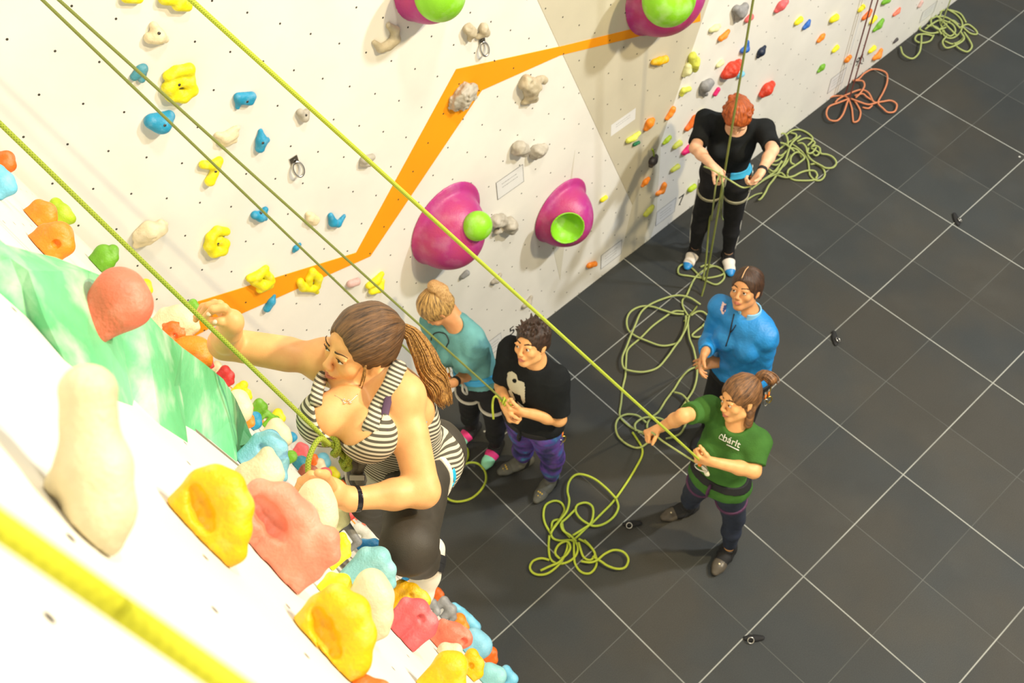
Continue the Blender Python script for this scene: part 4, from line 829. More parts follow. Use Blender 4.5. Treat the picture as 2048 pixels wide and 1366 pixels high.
# ---------------------------------------------------------------- red haired person
def red_person():
    J = dict(ankR=onz(1391, 492, .09), ankL=onz(1457, 502, .09), pelvis=onz(1449, 350, .90), neck=onz(1470, 246, 1.36))
    J['kneeR'] = onz(1404, 425, .48); J['kneeL'] = onz(1466, 432, .48); J['hipR'] = onz(1427, 362, .86); J['hipL'] = onz(1474, 366, .86)
    J['shR'] = onz(1412, 240, 1.32); J['shL'] = onz(1528, 258, 1.32); J['right'] = unit(J['hipR'] - J['hipL'])
    J['elR'] = chain(J['shR'], 1391, 296, .26, 'n'); J['wrR'] = chain(J['elR'], 1425, 332, .22, 'n'); J['elL'] = chain(J['shL'], 1545, 300, .26, 'n'); J['wrL'] = chain(J['elL'], 1522, 345, .22, 'n'); lenchk('red', J)
    base = (J['ankR'] + J['ankL']) / 2 * V3(1, 1, 0); root = stand(base, 'person with red hair in black t-shirt and leggings looking down at a harness knot')
    D0 = torso(SDF(), J); hc = onz(1475, 232, 1.50); h = Head(hc, (-.591, .805, -.058), (-.688, -.54, -.484), (-.421, -.246, .873), .98)
    S = SDF(); D = torso(S, J, 0, .02); limbs(S, J); head_prims(S, h, J['neck'] + D0['f'] * .01)
    hand(S, J['wrR'], at(1440, 345, depth(J['wrR']) - .01) - J['wrR'], D['f'] * -.3 - V3(0, 0, 1), D['f'], .95, (.7, .8, .9, 1.0), .6)
    hand(S, J['wrL'], at(1500, 373, depth(J['wrL'])) - J['wrL'], D['r'] * .6 - V3(0, 0, .6), D['f'], .95, (.7, .8, .9, 1.0), .6)
    o = part('body', S, .0055, [SK3, LIP, BROWR], root); paint(o, face_slots(h), base)
    S = SDF(); torso(S, J, .016, .02); limbs(S, J, .012, legs=False, armto=.82); S.ell(h.P(0, .035, -.125), (.075, .07, .05), h.M, op='s', k=.02); S.cut(J['pelvis'] + D['up'] * .10, -D['up']); S.disp = folds(.005, 26, 3); part('t_shirt', S, .005, M_TEEB, root, .008)
    S = SDF(); torso(S, J, .008, upper=False); limbs(S, J, .007, arms=False, legto=.93); S.cut(J['pelvis'] + D['up'] * .16, D['up']); S.disp = folds(.002, 40, 5); lg = part('leggings', S, .005, M_LEGB, root, .004)
    wh = mat('white_piping', (.75, .75, .72), .6)
    for q, sg in (('R', 1), ('L', -1)):
        side = J['right'] * sg; P = smooth_path([J['hip' + q] + side * .100, (J['hip' + q] + J['knee' + q]) / 2 + side * .080, J['knee' + q] + side * .063, (J['knee' + q] + J['ank' + q]) / 2 + side * .058, J['ank' + q] + side * .043 + V3(0, 0, .03)], .02)
        v, f = tube(P, .0045, 6); child('side_stripe', v, f, wh, lg)
    w_, bt = mat('white_shoe', (.78, .72, .64), .5), mat('blue_toe', (.02, .25, .62), .4)
    shoe(root, J['ankR'], onz(1379, 524, .03) - onz(1391, 500, .03), V3(0, 0, 1), blk, bt, straps=(-.01, .03), mside=w_, sc=1.05, tf=.128); shoe(root, J['ankL'], onz(1462, 536, .03) - onz(1457, 510, .03), V3(0, 0, 1), blk, bt, straps=(-.01, .03), mside=w_, sc=1.05, tf=.128)
    hb = mat('harness_blue', (.05, .42, .70), .6, bump=.2); hg = mat('harness_khaki', (.38, .36, .24), .7)
    hb_ = harness(root, J, D, mat('black_webbing', (.02, .02, .02), .7), hg, belt=.16, gear=((.02, alu), (-.04, alu)), gside=-1)
    S = SDF(); torso(S, J, .0245, upper=False); S.cut(J['pelvis'] + D['up'] * .122, D['up']); S.cut(J['pelvis'] + D['up'] * .070, -D['up']); S.cut(J['pelvis'] - D['rh'] * .03, D['rh']); part('blue_padding', S, .0045, hb, hb_)
    band(root, 'watch', lambda S, g: S.cap(J['elL'], J['wrL'], .036, .0255, g=g), .004, J['wrL'] * .9 + J['elL'] * .1, J['wrL'] - J['elL'], .014, blk)
    hm = hair_mat('red_hair', (.16, .022, .004), (.62, .14, .02), 40)
    def ex(S):
        rg = np.random.RandomState(4)
        for i in range(26): a = rg.rand() * 6.28; z = rg.uniform(-.04, .09); rr = .088; S.ell(h.P(rr * math.cos(a) * .9, -.02 + rr * math.sin(a), z), (.02, .02, .016), k=.012)
    hair_cap(h, .014, extra=ex, m=hm, root=root, tie=h.P(0, -.06, .1), low=-.06, disp=folds(.006, 70, 9))
    return J, root, h
JR, RR, HR = red_person()
# ---------------------------------------------------------------- green t-shirt
def green_person():
    J = dict(ankR=onz(1378, 1008, .10), ankL=onz(1459, 1092, .10), pelvis=onz(1436, 962, .86), neck=onz(1474, 850, 1.32))
    J['hipR'] = onz(1412, 954, .84); J['hipL'] = onz(1460, 982, .84); J['kneeR'] = chain(J['hipR'], 1388, 985, .40, 'f'); J['kneeL'] = chain(J['hipL'], 1468, 1036, .40, 'f')
    J['kneeR'][2] = max(J['kneeR'][2], .44); J['shR'] = onz(1421, 816, 1.32); J['shL'] = onz(1516, 884, 1.26); J['right'] = unit(J['hipR'] - J['hipL'])
    J['elR'] = chain(J['shR'], 1366, 832, .26, 'n'); J['wrR'] = chain(J['elR'], 1322, 855, .23, 'f'); J['elL'] = onz(1507, 942, 1.21); J['wrL'] = onz(1426, 924, 1.30); lenchk('green', J)
    base = (J['ankR'] + J['ankL']) / 2 * V3(1, 1, 0); root = stand(base, 'person in green t-shirt holding the belay rope with both arms'); D0 = torso(SDF(), J)
    h = Head(onz(1480, 797, 1.475), (.195, .869, -.455), (-.934, .307, .184), (.3, .389, .871), 1.02)
    S = SDF(); D = torso(S, J, 0, .02); limbs(S, J); head_prims(S, h, J['neck'])
    hand(S, J['wrR'], at(1300, 864, depth(J['wrR']) - .01) - J['wrR'], V3(.2, .2, -1), D['f'] + V3(0, 0, .2), .98, (1.2, 1.25, 1.3, 1.35), .9); hand(S, J['wrL'], at(1396, 918, depth(J['wrL'])) - J['wrL'], V3(-.3, .6, -.6), V3(0, 0, 1), .98, (1.1, 1.15, 1.2, 1.25), .9)
    o = part('body', S, .0055, [SK1, LIP, BROW], root); paint(o, face_slots(h), base); eyes(h, root, (.1, 1, .25))
    gm = mat('green_cotton', (.055, .16, .03), .85, .25, 10, bump=.3, bscale=200, spec=.15)
    S = SDF(); torso(S, J, .018, .022); limbs(S, J, .014, legs=False, armto=.78); S.ell(J['neck'] + D['f'] * .05 + D['up'] * .055, (.07, .06, .05), np.array([D['r'], D['f'], D['up']]), op='s', k=.015); S.cut(J['pelvis'] - D['up'] * .015, -D['up']); S.disp = folds(.006, 24, 13); ts = part('t_shirt', S, .005, gm, root, .008)
    # printed logo on the chest
    c0 = J['pelvis'] + D['up'] * D['L'] * .66 + D['f'] * .128 + D['r'] * -.035; white = mat('white_print', (.8, .8, .72), .7)
    me = text_mesh('hárlt', .052, .0015); me.materials.append(white); o2 = bpy.data.objects.new('chest_logo', me); COL.objects.link(o2); o2.parent = ts
    P_ = at(1462, 884, 1); lc = surf(ts, 1463, 884)
    X_ = unit(-D['r']); X_ = unit(-D['r'] + D['up'] * .05); Z_ = unit(unit(CAM - lc) * .6 + D['f'] * .8); Z_ = unit(Z_ - X_ * (Z_ @ X_)); Y_ = np.cross(Z_, X_)
    o2.matrix_local = Matrix([[X_[i], Y_[i], Z_[i], (lc + Z_ * .012 - base)[i]] for i in range(3)] + [[0, 0, 0, 1]])
    P = [lc + X_ * a + Y_ * b_ + Z_ * .010 for a, b_ in ((-.066, -.016), (-.068, -.006), (-.060, .012), (-.048, -.004))]; v, f = join([tube(smooth_path(P[:4], .01), .0018, 5), tube([lc + X_ * a - Y_ * .032 + Z_ * .006 for a in (-.02, .05)], .003, 5), tube([P[0], lc + X_ * -.03 - Y_ * .018 + Z_ * .010], .0018, 5)]); child('chest_logo', v, f, white, ts)
    lm_ = mat('navy_leggings', (.022, .030, .055), .7, .2, 20, bump=.2, bscale=200)
    S = SDF(); torso(S, J, .007, upper=False); limbs(S, J, .007, arms=False, legto=.9); S.cut(J['pelvis'] + D['up'] * .08, D['up']); S.disp = folds(.0025, 40, 15); lg = part('leggings', S, .005, lm_, root, .004)
    pk = mat('pink_panel', (.75, .38, .30), .7)
    def thigh(S, g): S.cap(J['hipL'], J['knee' + 'L'], .082, .054, g=g)
    S = SDF(); thigh(S, .0095); kx = J['hipL'] * .42 + J['kneeL'] * .58; ax = unit(J['kneeL'] - J['hipL']); tl = unit(ax + D['rh'] * .55); S.cut(kx + tl * .014, tl); S.cut(kx - tl * .022, -tl); S.cut(kx - D['rh'] * .0, D['rh']); part('pink_panel', S, .004, pk, lg)
    rub = mat('dark_climbing_shoe', (.09, .075, .055), .35)
    for q, tx, ty in (('R', 1340, 1030), ('L', 1440, 1128)):
        A = J['ank' + q]; T = onz(tx, ty, .03) - A * V3(1, 1, 0) - V3(0, 0, .03); o3 = shoe(root, A, T, V3(0, 0, 1), blk, rub, straps=(-.015, .035), sc=1.08)
        T = unit(T * V3(1, 1, 0)); S = SDF(); S.ell(A + T * .118 - V3(0, 0, .042), (.010, .010, .006), k=.002); part('shoe_badge', S, .002, mat('cream_badge', (.75, .66, .42), .5), o3)
    hv = mat('harness_plum', (.09, .03, .08), .7); harness(root, J, D, blk, hv, belt=.13, g=.024, gear=())
    c = at(1404, 925, depth(J['wrL']) + .05); b_ = empty('belay_device', c, 'cream and steel belay device at the waist of the green t-shirt', 'belay device'); b_['_w'] = tuple(c)
    S = SDF(); S.cap(c + V3(0, 0, .0), at(1414, 948, depth(c)), .017, .015, k=.01, flat=(D['f'], 1.6)); part('lever_body', S, .003, mat('cream_plastic', (.72, .68, .52), .45), b_); carabiner(b_, at(1402, 936, depth(c) - .01), D['up'], D['r'], .035, alu); S = SDF(); S.ell(at(1400, 929, depth(c) - .02), (.012, .012, .014), k=.004); part('orange_cam', S, .003, mat('orange_plastic', (.85, .22, .02), .4), b_)
    hm = hair_mat('brown_hair', (.05, .022, .008), (.33, .15, .05), 36); tie = surf_h = h.P(0, -.10, .075)
    def ex(S):
        for q in (-1, 1): S.cap(h.P(q * .062, -.02, -.04), h.P(q * .058, -.01, -.125), .026, .022, k=.02)
        S.cap(h.P(0, -.06, -.04), h.P(0, -.05, -.13), .04, .028, k=.02)
    hair_cap(h, .011, extra=ex, m=hm, root=root, tie=tie, low=None, disp=folds(.003, 60, 19)); ponytail(root, [tie, h.P(-.01, -.13, .10), h.P(-.035, -.16, .08), h.P(-.05, -.17, .035)], [.022, .03, .032, .02], 60, .0028, hm, 'hair_bunch', 5, wav=.008)
    return J, root, h
def surf(o, x, y):
    """point of object o seen at a pixel"""
    me = o.data; n = len(me.vertices); c = np.empty(n * 3, np.float32); me.vertices.foreach_get('co', c); c = c.reshape(-1, 3) + V3(*o['_w']); d = unit(ray(x, y)); w = c - CAM; t = w @ d; D = np.linalg.norm(w - t[:, None] * d, axis=1); m = D < .009
    if not m.any(): m = D <= D.min() + 1e-6
    return c[m][np.argmin(t[m])].astype(float)
JG, RG, HG = green_person()
# ---------------------------------------------------------------- black t-shirt
def black_person():
    J = dict(ankR=onz(1046, 915, .10), ankL=onz(1102, 952, .10), pelvis=onz(1064, 838, .86), neck=onz(1072, 728, 1.34))
    J['hipR'] = onz(1042, 838, .82); J['hipL'] = onz(1088, 862, .82); J['kneeR'] = onz(1050, 882, .46); J['kneeL'] = onz(1106, 912, .46)
    J['shR'] = onz(1023, 700, 1.33); J['shL'] = onz(1108, 757, 1.30); J['right'] = unit(J['hipR'] - J['hipL'])
    J['elR'] = chain(J['shR'], 1004, 772, .28, 'f'); J['wrR'] = chain(J['elR'], 1010, 812, .23, 'n'); J['elL'] = chain(J['shL'], 1118, 838, .29, 'f'); J['wrL'] = chain(J['elL'], 1050, 825, .24, 'n'); lenchk('black', J)
    base = (J['ankR'] + J['ankL']) / 2 * V3(1, 1, 0); root = stand(base, 'person with short dark hair in black printed t-shirt and purple trousers holding the knot')
    h = Head(onz(1064, 686, 1.50), (-.253, .944, -.209), (-.869, -.127, .478), (.425, .303, .853), 1.02)
    S = SDF(); D = torso(S, J, 0, 0, 1.1); limbs(S, J, big=1.1); head_prims(S, h, J['neck'], jaw=1.1, nr=.056)
    tgt = at(1022, 822, depth(J['wrL'])); hand(S, J['wrL'], tgt - J['wrL'], V3(.0, .5, -.8), V3(-.3, .2, 1), 1.0, (.9, 1.0, 1.1, 1.15), .8); hand(S, J['wrR'], at(1016, 830, depth(J['wrR'])) - J['wrR'], V3(.3, -.8, 0), V3(0, 0, 1), 1.0, (.9, 1.0, 1.1, 1.15), .8)
    o = part('body', S, .0055, [SK1, LIP, BROW], root); paint(o, face_slots(h), base); eyes(h, root, (.2, 1, .0))
    S = SDF(); torso(S, J, .022, 0, 1.1); limbs(S, J, .020, legs=False, armto=.80, big=1.1); S.ell(J['neck'] + D['f'] * .03 + D['up'] * .06, (.075, .07, .05), np.array([D['r'], D['f'], D['up']]), op='s', k=.015); S.cut(J['pelvis'] - D['up'] * .02, -D['up']); S.disp = folds(.007, 22, 23); ts = part('t_shirt', S, .005, M_TEEB, root, .010, 'black t-shirt with pale skull like print')
    pr = mat('pale_print', (.62, .60, .46), .8)
    # printed pale shape follows the chest
    poly = [(1016, 745), (1025, 742), (1034, 748), (1037, 760), (1049, 764), (1051, 776), (1051, 806), (1046, 806), (1041, 790), (1030, 786), (1020, 778), (1014, 764)]
    decal(ts, poly, pr, 'printed_figure', hole=(1030, 761, 4)); decal(ts, [(1018, 780), (1023, 779), (1032, 798), (1030, 803), (1022, 795)], pr, 'printed_figure'); decal(ts, [(1034, 800), (1048, 812), (1057, 820), (1055, 824), (1040, 812)], pr, 'printed_figure')
    tm = bpy.data.materials.new('galaxy_trousers'); tm.use_nodes = True; nt = tm.node_tree; b = nt.nodes['Principled BSDF']; b.inputs['Roughness'].default_value = .45
    tc = nt.nodes.new('ShaderNodeTexCoord'); no = nt.nodes.new('ShaderNodeTexNoise'); no.inputs['Scale'].default_value = 7; no.inputs['Detail'].default_value = 6; nt.links.new(tc.outputs['Object'], no.inputs['Vector']); r = nt.nodes.new('ShaderNodeValToRGB'); nt.links.new(no.outputs['Fac'], r.inputs[0]); nt.links.new(r.outputs[0], b.inputs['Base Color'])
    for i, (p, c) in enumerate(((.30, (.01, .01, .03, 1)), (.42, (.03, .03, .14, 1)), (.52, (.12, .05, .30, 1)), (.60, (.04, .10, .32, 1)), (.70, (.10, .35, .50, 1)))):
        el = r.color_ramp.elements[i] if i < 2 else r.color_ramp.elements.new(p); el.position = p; el.color = c
    S = SDF(); torso(S, J, .012, 0, 1.1, upper=False); limbs(S, J, .014, arms=False, legto=.90, big=1.05); S.cut(J['pelvis'] + D['up'] * .10, D['up']); S.disp = folds(.005, 36, 25); part('trousers', S, .005, tm, root, .006)
    gsh = mat('grey_shoe', (.11, .11, .09), .45); ye = mat('yellow_studs', (.80, .52, .06), .5)
    shoe(root, J['ankR'], onz(1013, 938, .03) - onz(1046, 925, .03), V3(0, 0, 1), gsh, gsh, straps=(.0,), sc=1.08, dots=ye); shoe(root, J['ankL'], onz(1080, 990, .03) - onz(1102, 962, .03), V3(0, 0, 1), gsh, gsh, straps=(.0,), sc=1.08, dots=ye)
    harness(root, J, D, blk, blk, belt=.02, g=.03, gear=((-.02, alu), (-.06, goldm)), gside=-1, legs=False)
    hm = hair_mat('dark_short_hair', (.012, .007, .005), (.07, .035, .02), 50)
    def ex(S):
        rg = np.random.RandomState(14)
        for i in range(60):
            a = rg.uniform(0, 6.28); e = rg.uniform(.2, 1.0); p = V3(.075 * math.cos(a) * math.sqrt(1 - e * e * .8), -.01 + .09 * math.sin(a) * math.sqrt(1 - e * e * .8), .04 + .085 * e); d_ = unit(V3(*p) - V3(0, -.01, .0)) + V3(*rg.uniform(-.5, .5, 3)); q = p + unit(d_) * .022
            S.cap(h.P(*p), h.P(*q), .010, .004, k=.008)
    hair_cap(h, .010, extra=ex, m=hm, root=root, tie=h.P(.01, -.04, .12), low=-.035, disp=folds(.003, 90, 29), hh=.0035)
    return J, root, h
def decal(o, poly, m, name, hole=None, off=.004):
    """thin print following the cloth surface, clipped to an outline"""
    import bisect
    c = np.empty(len(o.data.vertices) * 3, np.float32); o.data.vertices.foreach_get('co', c); c = c.reshape(-1, 3).astype(float) + V3(*o['_w']); nn = np.empty(len(c) * 3, np.float32); o.data.vertices.foreach_get('normal', nn); nn = nn.reshape(-1, 3)
    X = (c - CAM) @ RC.T; px = CX + FPX * X[:, 0] / X[:, 2]; py = CY + FPX * X[:, 1] / X[:, 2]; face = ((c - CAM) * nn).sum(1) < 0
    def inside(x, y):
        r = np.zeros(len(x), bool); n = len(poly)
        for i in range(n):
            (x0, y0), (x1, y1) = poly[i], poly[(i + 1) % n]; k = ((y0 > y) != (y1 > y)) & (x < (x1 - x0) * (y - y0) / (y1 - y0 + 1e-9) + x0); r ^= k
        return r
    m_ = inside(px, py) & face
    if hole: m_ &= (px - hole[0]) ** 2 + (py - hole[1]) ** 2 > hole[2] ** 2
    P = np.empty(len(o.data.polygons) * 4, np.int32); o.data.polygons.foreach_get('vertices', P); P = P.reshape(-1, 4); F = P[m_[P].sum(1) >= 3]
    if len(F) == 0: return None
    t0 = X[np.unique(F)][:, 2].min(); F = F[X[F][:, :, 2].mean(1) < t0 + .12]
    u, inv = np.unique(F, return_inverse=True); v = c[u] + nn[u] * off; v2 = c[u] - nn[u] * .001; n = len(u); F2 = inv.reshape(-1, 4)
    return child(name, np.vstack([v, v2]), np.vstack([F2, F2[:, ::-1] + n]), m, o)
JK, RK, HK = black_person()
# ---------------------------------------------------------------- blonde in teal
def blonde_person():
    J = dict(ankR=onz(944, 850, .10), ankL=onz(992, 886, .10), pelvis=onz(962, 768, .86), neck=onz(918, 652, 1.32))
    J['hipR'] = onz(940, 765, .83); J['hipL'] = onz(985, 786, .83); J['kneeR'] = onz(940, 818, .46); J['kneeL'] = onz(992, 850, .46)
    J['shR'] = onz(866, 642, 1.28); J['shL'] = onz(951, 696, 1.26); J['right'] = unit(J['hipR'] - J['hipL'])
    J['elR'] = chain(J['shR'], 868, 706, .26, 'f'); J['wrR'] = chain(J['elR'], 872, 745, .23, 'n'); J['elL'] = chain(J['shL'], 944, 742, .26, 'f'); J['wrL'] = chain(J['elL'], 906, 766, .22, 'n'); lenchk('blonde', J)
    base = (J['ankR'] + J['ankL']) / 2 * V3(1, 1, 0); root = stand(base, 'person with blonde tied up hair in teal t-shirt bending over a belay device')
    h = Head(onz(876, 616, 1.43), (.483, .836, -.26), (-.677, .169, -.716), (-.555, .522, .648), 1.0)
    S = SDF(); D = torso(S, J, 0, .02); limbs(S, J); head_prims(S, h, J['neck'])
    hand(S, J['wrL'], at(884, 772, depth(J['wrL'])) - J['wrL'], V3(0, .4, -.8), V3(-.4, .2, 1), .95, (.9, 1.0, 1.1, 1.15), .8); hand(S, J['wrR'], at(880, 760, depth(J['wrR'])) - J['wrR'], V3(.3, -.8, -.2), V3(0, 0, 1), .95, (.9, 1.0, 1.1, 1.15), .8)
    o = part('body', S, .0055, [SK2, LIP, BROW], root); paint(o, face_slots(h), base)
    tl = mat('teal_cotton', (.14, .36, .36), .85, .25, 9, bump=.3, bscale=200, spec=.15)
    S = SDF(); torso(S, J, .017, .022); limbs(S, J, .014, legs=False, armto=.72); S.ell(J['neck'] + D['f'] * .05 + D['up'] * .05, (.07, .06, .05), np.array([D['r'], D['f'], D['up']]), op='s', k=.015); S.cut(J['pelvis'] + D['up'] * .06, -D['up']); S.disp = folds(.005, 26, 33); ts = part('t_shirt', S, .005, tl, root, .008)
    ring = [surf(ts, 878 + 17 * math.cos(a), 682 + 17 * math.sin(a)) for a in np.linspace(math.pi, 2 * math.pi + .8, 14)]; v, f = tube(smooth_path([p + D['f'] * .004 for p in ring], .01), .0035, 5); child('printed_ring', v, f, ink, ts)
    S = SDF(); torso(S, J, .008, upper=False); limbs(S, J, .007, arms=False, legto=.94); S.cut(J['pelvis'] + D['up'] * .12, D['up']); S.disp = folds(.002, 40, 35); part('leggings', S, .005, M_LEGB, root, .004)
    mint, pink = mat('mint_toe', (.30, .72, .45), .45), mat('pink_zigzag', (.78, .04, .22), .55)
    for q, tx, ty in (('R', 925, 880), ('L', 978, 920)):
        A = J['ank' + q]; shoe(root, A, onz(tx, ty, .03) - A * V3(1, 1, 0) - V3(0, 0, .03), V3(0, 0, 1), blk, mint, mside=pink, straps=(.02,), sc=1.05)
    hb = mat('harness_sky', (.05, .38, .72), .6, bump=.2); hg = mat('harness_white', (.62, .60, .52), .7); harness(root, J, D, hb, hg, belt=.20, g=.026, gear=((.06, goldm), (.0, alu)), gside=1)
    band(root, 'watch', lambda S, g: S.cap(J['elL'], J['wrL'], .036, .0255, g=g), .004, J['wrL'] * .88 + J['elL'] * .12, J['wrL'] - J['elL'], .015, blk)
    hm = hair_mat('blonde_streaked_hair', (.06, .025, .008), (.85, .52, .16), 30); tie = h.P(.0, -.085, .085)
    hair_cap(h, .012, m=hm, root=root, tie=tie, low=-.06, disp=folds(.003, 60, 39)); hm2 = hair_mat('blonde_hair_bun', (.42, .22, .07), (.80, .52, .22), 20, 'lin'); bun = SDF(); h.E(bun, (0, -.115, .10), (.042, .040, .038), k=.01); h.E(bun, (-.02, -.13, .06), (.035, .035, .04), k=.02); h.E(bun, (-.045, -.10, .03), (.022, .04, .05), k=.02); bun.disp = folds(.004, 80, 8); part('hair_bun', bun, .004, hm2, root, .005)
    v, f = tube([tie + .026 * (h.M[0] * math.cos(a) + unit(h.M[2] * .6 + h.M[1] * .5) * math.sin(a)) for a in np.linspace(0, 6.283, 18, endpoint=False)], .005, 6, True); child('hair_tie', v, f, blk, root)
    return J, root, h
JB, RB, HB = blonde_person()
# ---------------------------------------------------------------- blue jacket
def blue_person():
    J = dict(pelvis=onz(1478, 748, .88), neck=onz(1497, 630, 1.34)); c = J['pelvis'] * V3(1, 1, 0)
    J['shR'] = onz(1441, 614, 1.31); J['shL'] = onz(1532, 676, 1.28); rt = unit((J['shR'] - J['shL']) * V3(1, 1, 0)); fw = np.cross(V3(0, 0, 1), rt); J['right'] = rt
    J['hipR'] = J['pelvis'] + rt * .085 - V3(0, 0, .03); J['hipL'] = J['pelvis'] - rt * .085 - V3(0, 0, .03)
    for q, s_ in (('R', 1), ('L', -1)): J['knee' + q] = c + rt * s_ * .11 + fw * .03 + V3(0, 0, .47); J['ank' + q] = c + rt * s_ * .13 - fw * .02 + V3(0, 0, .09)
    J['elR'] = chain(J['shR'], 1424, 680, .27, 'f'); J['wrR'] = chain(J['elR'], 1411, 703, .23, 'n'); J['elL'] = chain(J['shL'], 1522, 738, .27, 'f'); J['wrL'] = chain(J['elL'], 1436, 724, .235, 'n'); lenchk('blue', J)
    base = c; root = stand(base, 'person in bright blue zip jacket with dark tied hair looking up'); h = Head(onz(1492, 578, 1.495), (-.228, .944, -.24), (-.849, -.072, .523), (.477, .323, .817), .97)
    S = SDF(); D = torso(S, J, 0, .006); limbs(S, J); head_prims(S, h, J['neck'])
    hand(S, J['wrL'], at(1404, 728, depth(J['wrL'])) - J['wrL'], V3(0, .3, 1) * -1, V3(-.2, 1, .2), .97, (.35, .4, .45, .5), .5); hand(S, J['wrR'], at(1403, 722, depth(J['wrR'])) - J['wrR'], V3(.5, -.8, -.2), V3(-.3, -.2, 1), .97, (.4, .45, .5, .55), .5)
    o = part('body', S, .0055, [SK2, LIP, BROW], root); paint(o, face_slots(h), base); eyes(h, root, (.1, 1, .2))
    bm = mat('blue_softshell', (.015, .24, .62), .5, .2, 8, bump=.3, bscale=90, spec=.45); bm2 = mat('light_blue_lining', (.22, .52, .80), .6)
    S = SDF(); torso(S, J, .024, .008, neck=False); limbs(S, J, .020, legs=False, armto=1.0); S.disp = folds(.007, 30, 43)
    for q in 'RL': d_ = unit(J['wr' + q] - J['el' + q]); S.ell(J['wr' + q] + d_ * .035, (.05, .05, .05), op='s', k=.004)
    S.cut(J['pelvis'] - D['up'] * .01, -D['up']); jk = part('jacket', S, .005, bm, root, .010)
    # standing collar
    S = SDF(); a = J['neck'] - D['up'] * .02; S.cap(a, J['neck'] + D['up'] * .055, .072, .066, ends=True, k=.005); S.cap(a - D['up'] * .05, J['neck'] + D['up'] * .1, .060, .056, op='s', k=.003); S.ell(J['neck'] + D['f'] * .085 + D['up'] * .05, (.022, .05, .07), np.array([D['r'], D['f'], D['up']]), op='s', k=.005); part('collar', S, .0035, bm2, jk)
    zp = [surf(jk, x, y) + D['f'] * .004 for x, y in ((1466, 628), (1461, 650), (1457, 672), (1452, 695))]; v, f = tube(smooth_path(zp, .012), .0035, 6); child('zip', v, f, blk, jk)
    zp = [surf(jk, x, y) + D['f'] * .004 for x, y in ((1470, 650), (1465, 658), (1458, 666))]; v, f = tube(smooth_path(zp, .012), .003, 6); child('pocket_zip', v, f, blk, jk)
    decal(jk, [(1445, 602), (1452, 608), (1452, 622), (1446, 630), (1440, 618)], mat('logo_pink', (.8, .55, .5), .6), 'chest_logo'); decal(jk, [(1447, 612), (1452, 609), (1453, 618), (1449, 626), (1445, 622)], mat('logo_navy', (.02, .06, .25), .6), 'chest_logo', off=.006)
    S = SDF(); torso(S, J, .010, upper=False); limbs(S, J, .010, arms=False, legto=.93); S.cut(J['pelvis'] + D['up'] * .06, D['up']); part('trousers', S, .0055, M_LEGB, root)
    for q in 'RL': shoe(root, J['ank' + q], fw, V3(0, 0, 1), blk, sc=1.05)
    harness(root, J, D, blk, mat('harness_khaki', (.38, .36, .24), .7), belt=.0, g=.03, gear=((-.03, alu), (-.07, goldm)), gside=-1, legs=False)
    hm = hair_mat('dark_brown_hair', (.012, .006, .004), (.10, .045, .02), 40); tie = h.P(0, -.105, .01)
    hair_cap(h, .010, m=hm, root=root, tie=h.P(0, .035, .13), low=-.05, disp=folds(.002, 60, 49)); ponytail(root, [tie, h.P(-.012, -.135, .0), h.P(-.018, -.14, -.04), h.P(-.02, -.125, -.09)], [.020, .028, .027, .012], 50, .0028, hm, 'ponytail', 6)
    v, f = tube(smooth_path([h.P(.0, .088, .082), h.P(.004, .05, .118), h.P(.006, .01, .132)], .01), .003, 6); child('hair_parting', v, f, mat('parting_skin', (.55, .33, .16), .6), root)
    return J, root, h
JU, RU, HU = blue_person()
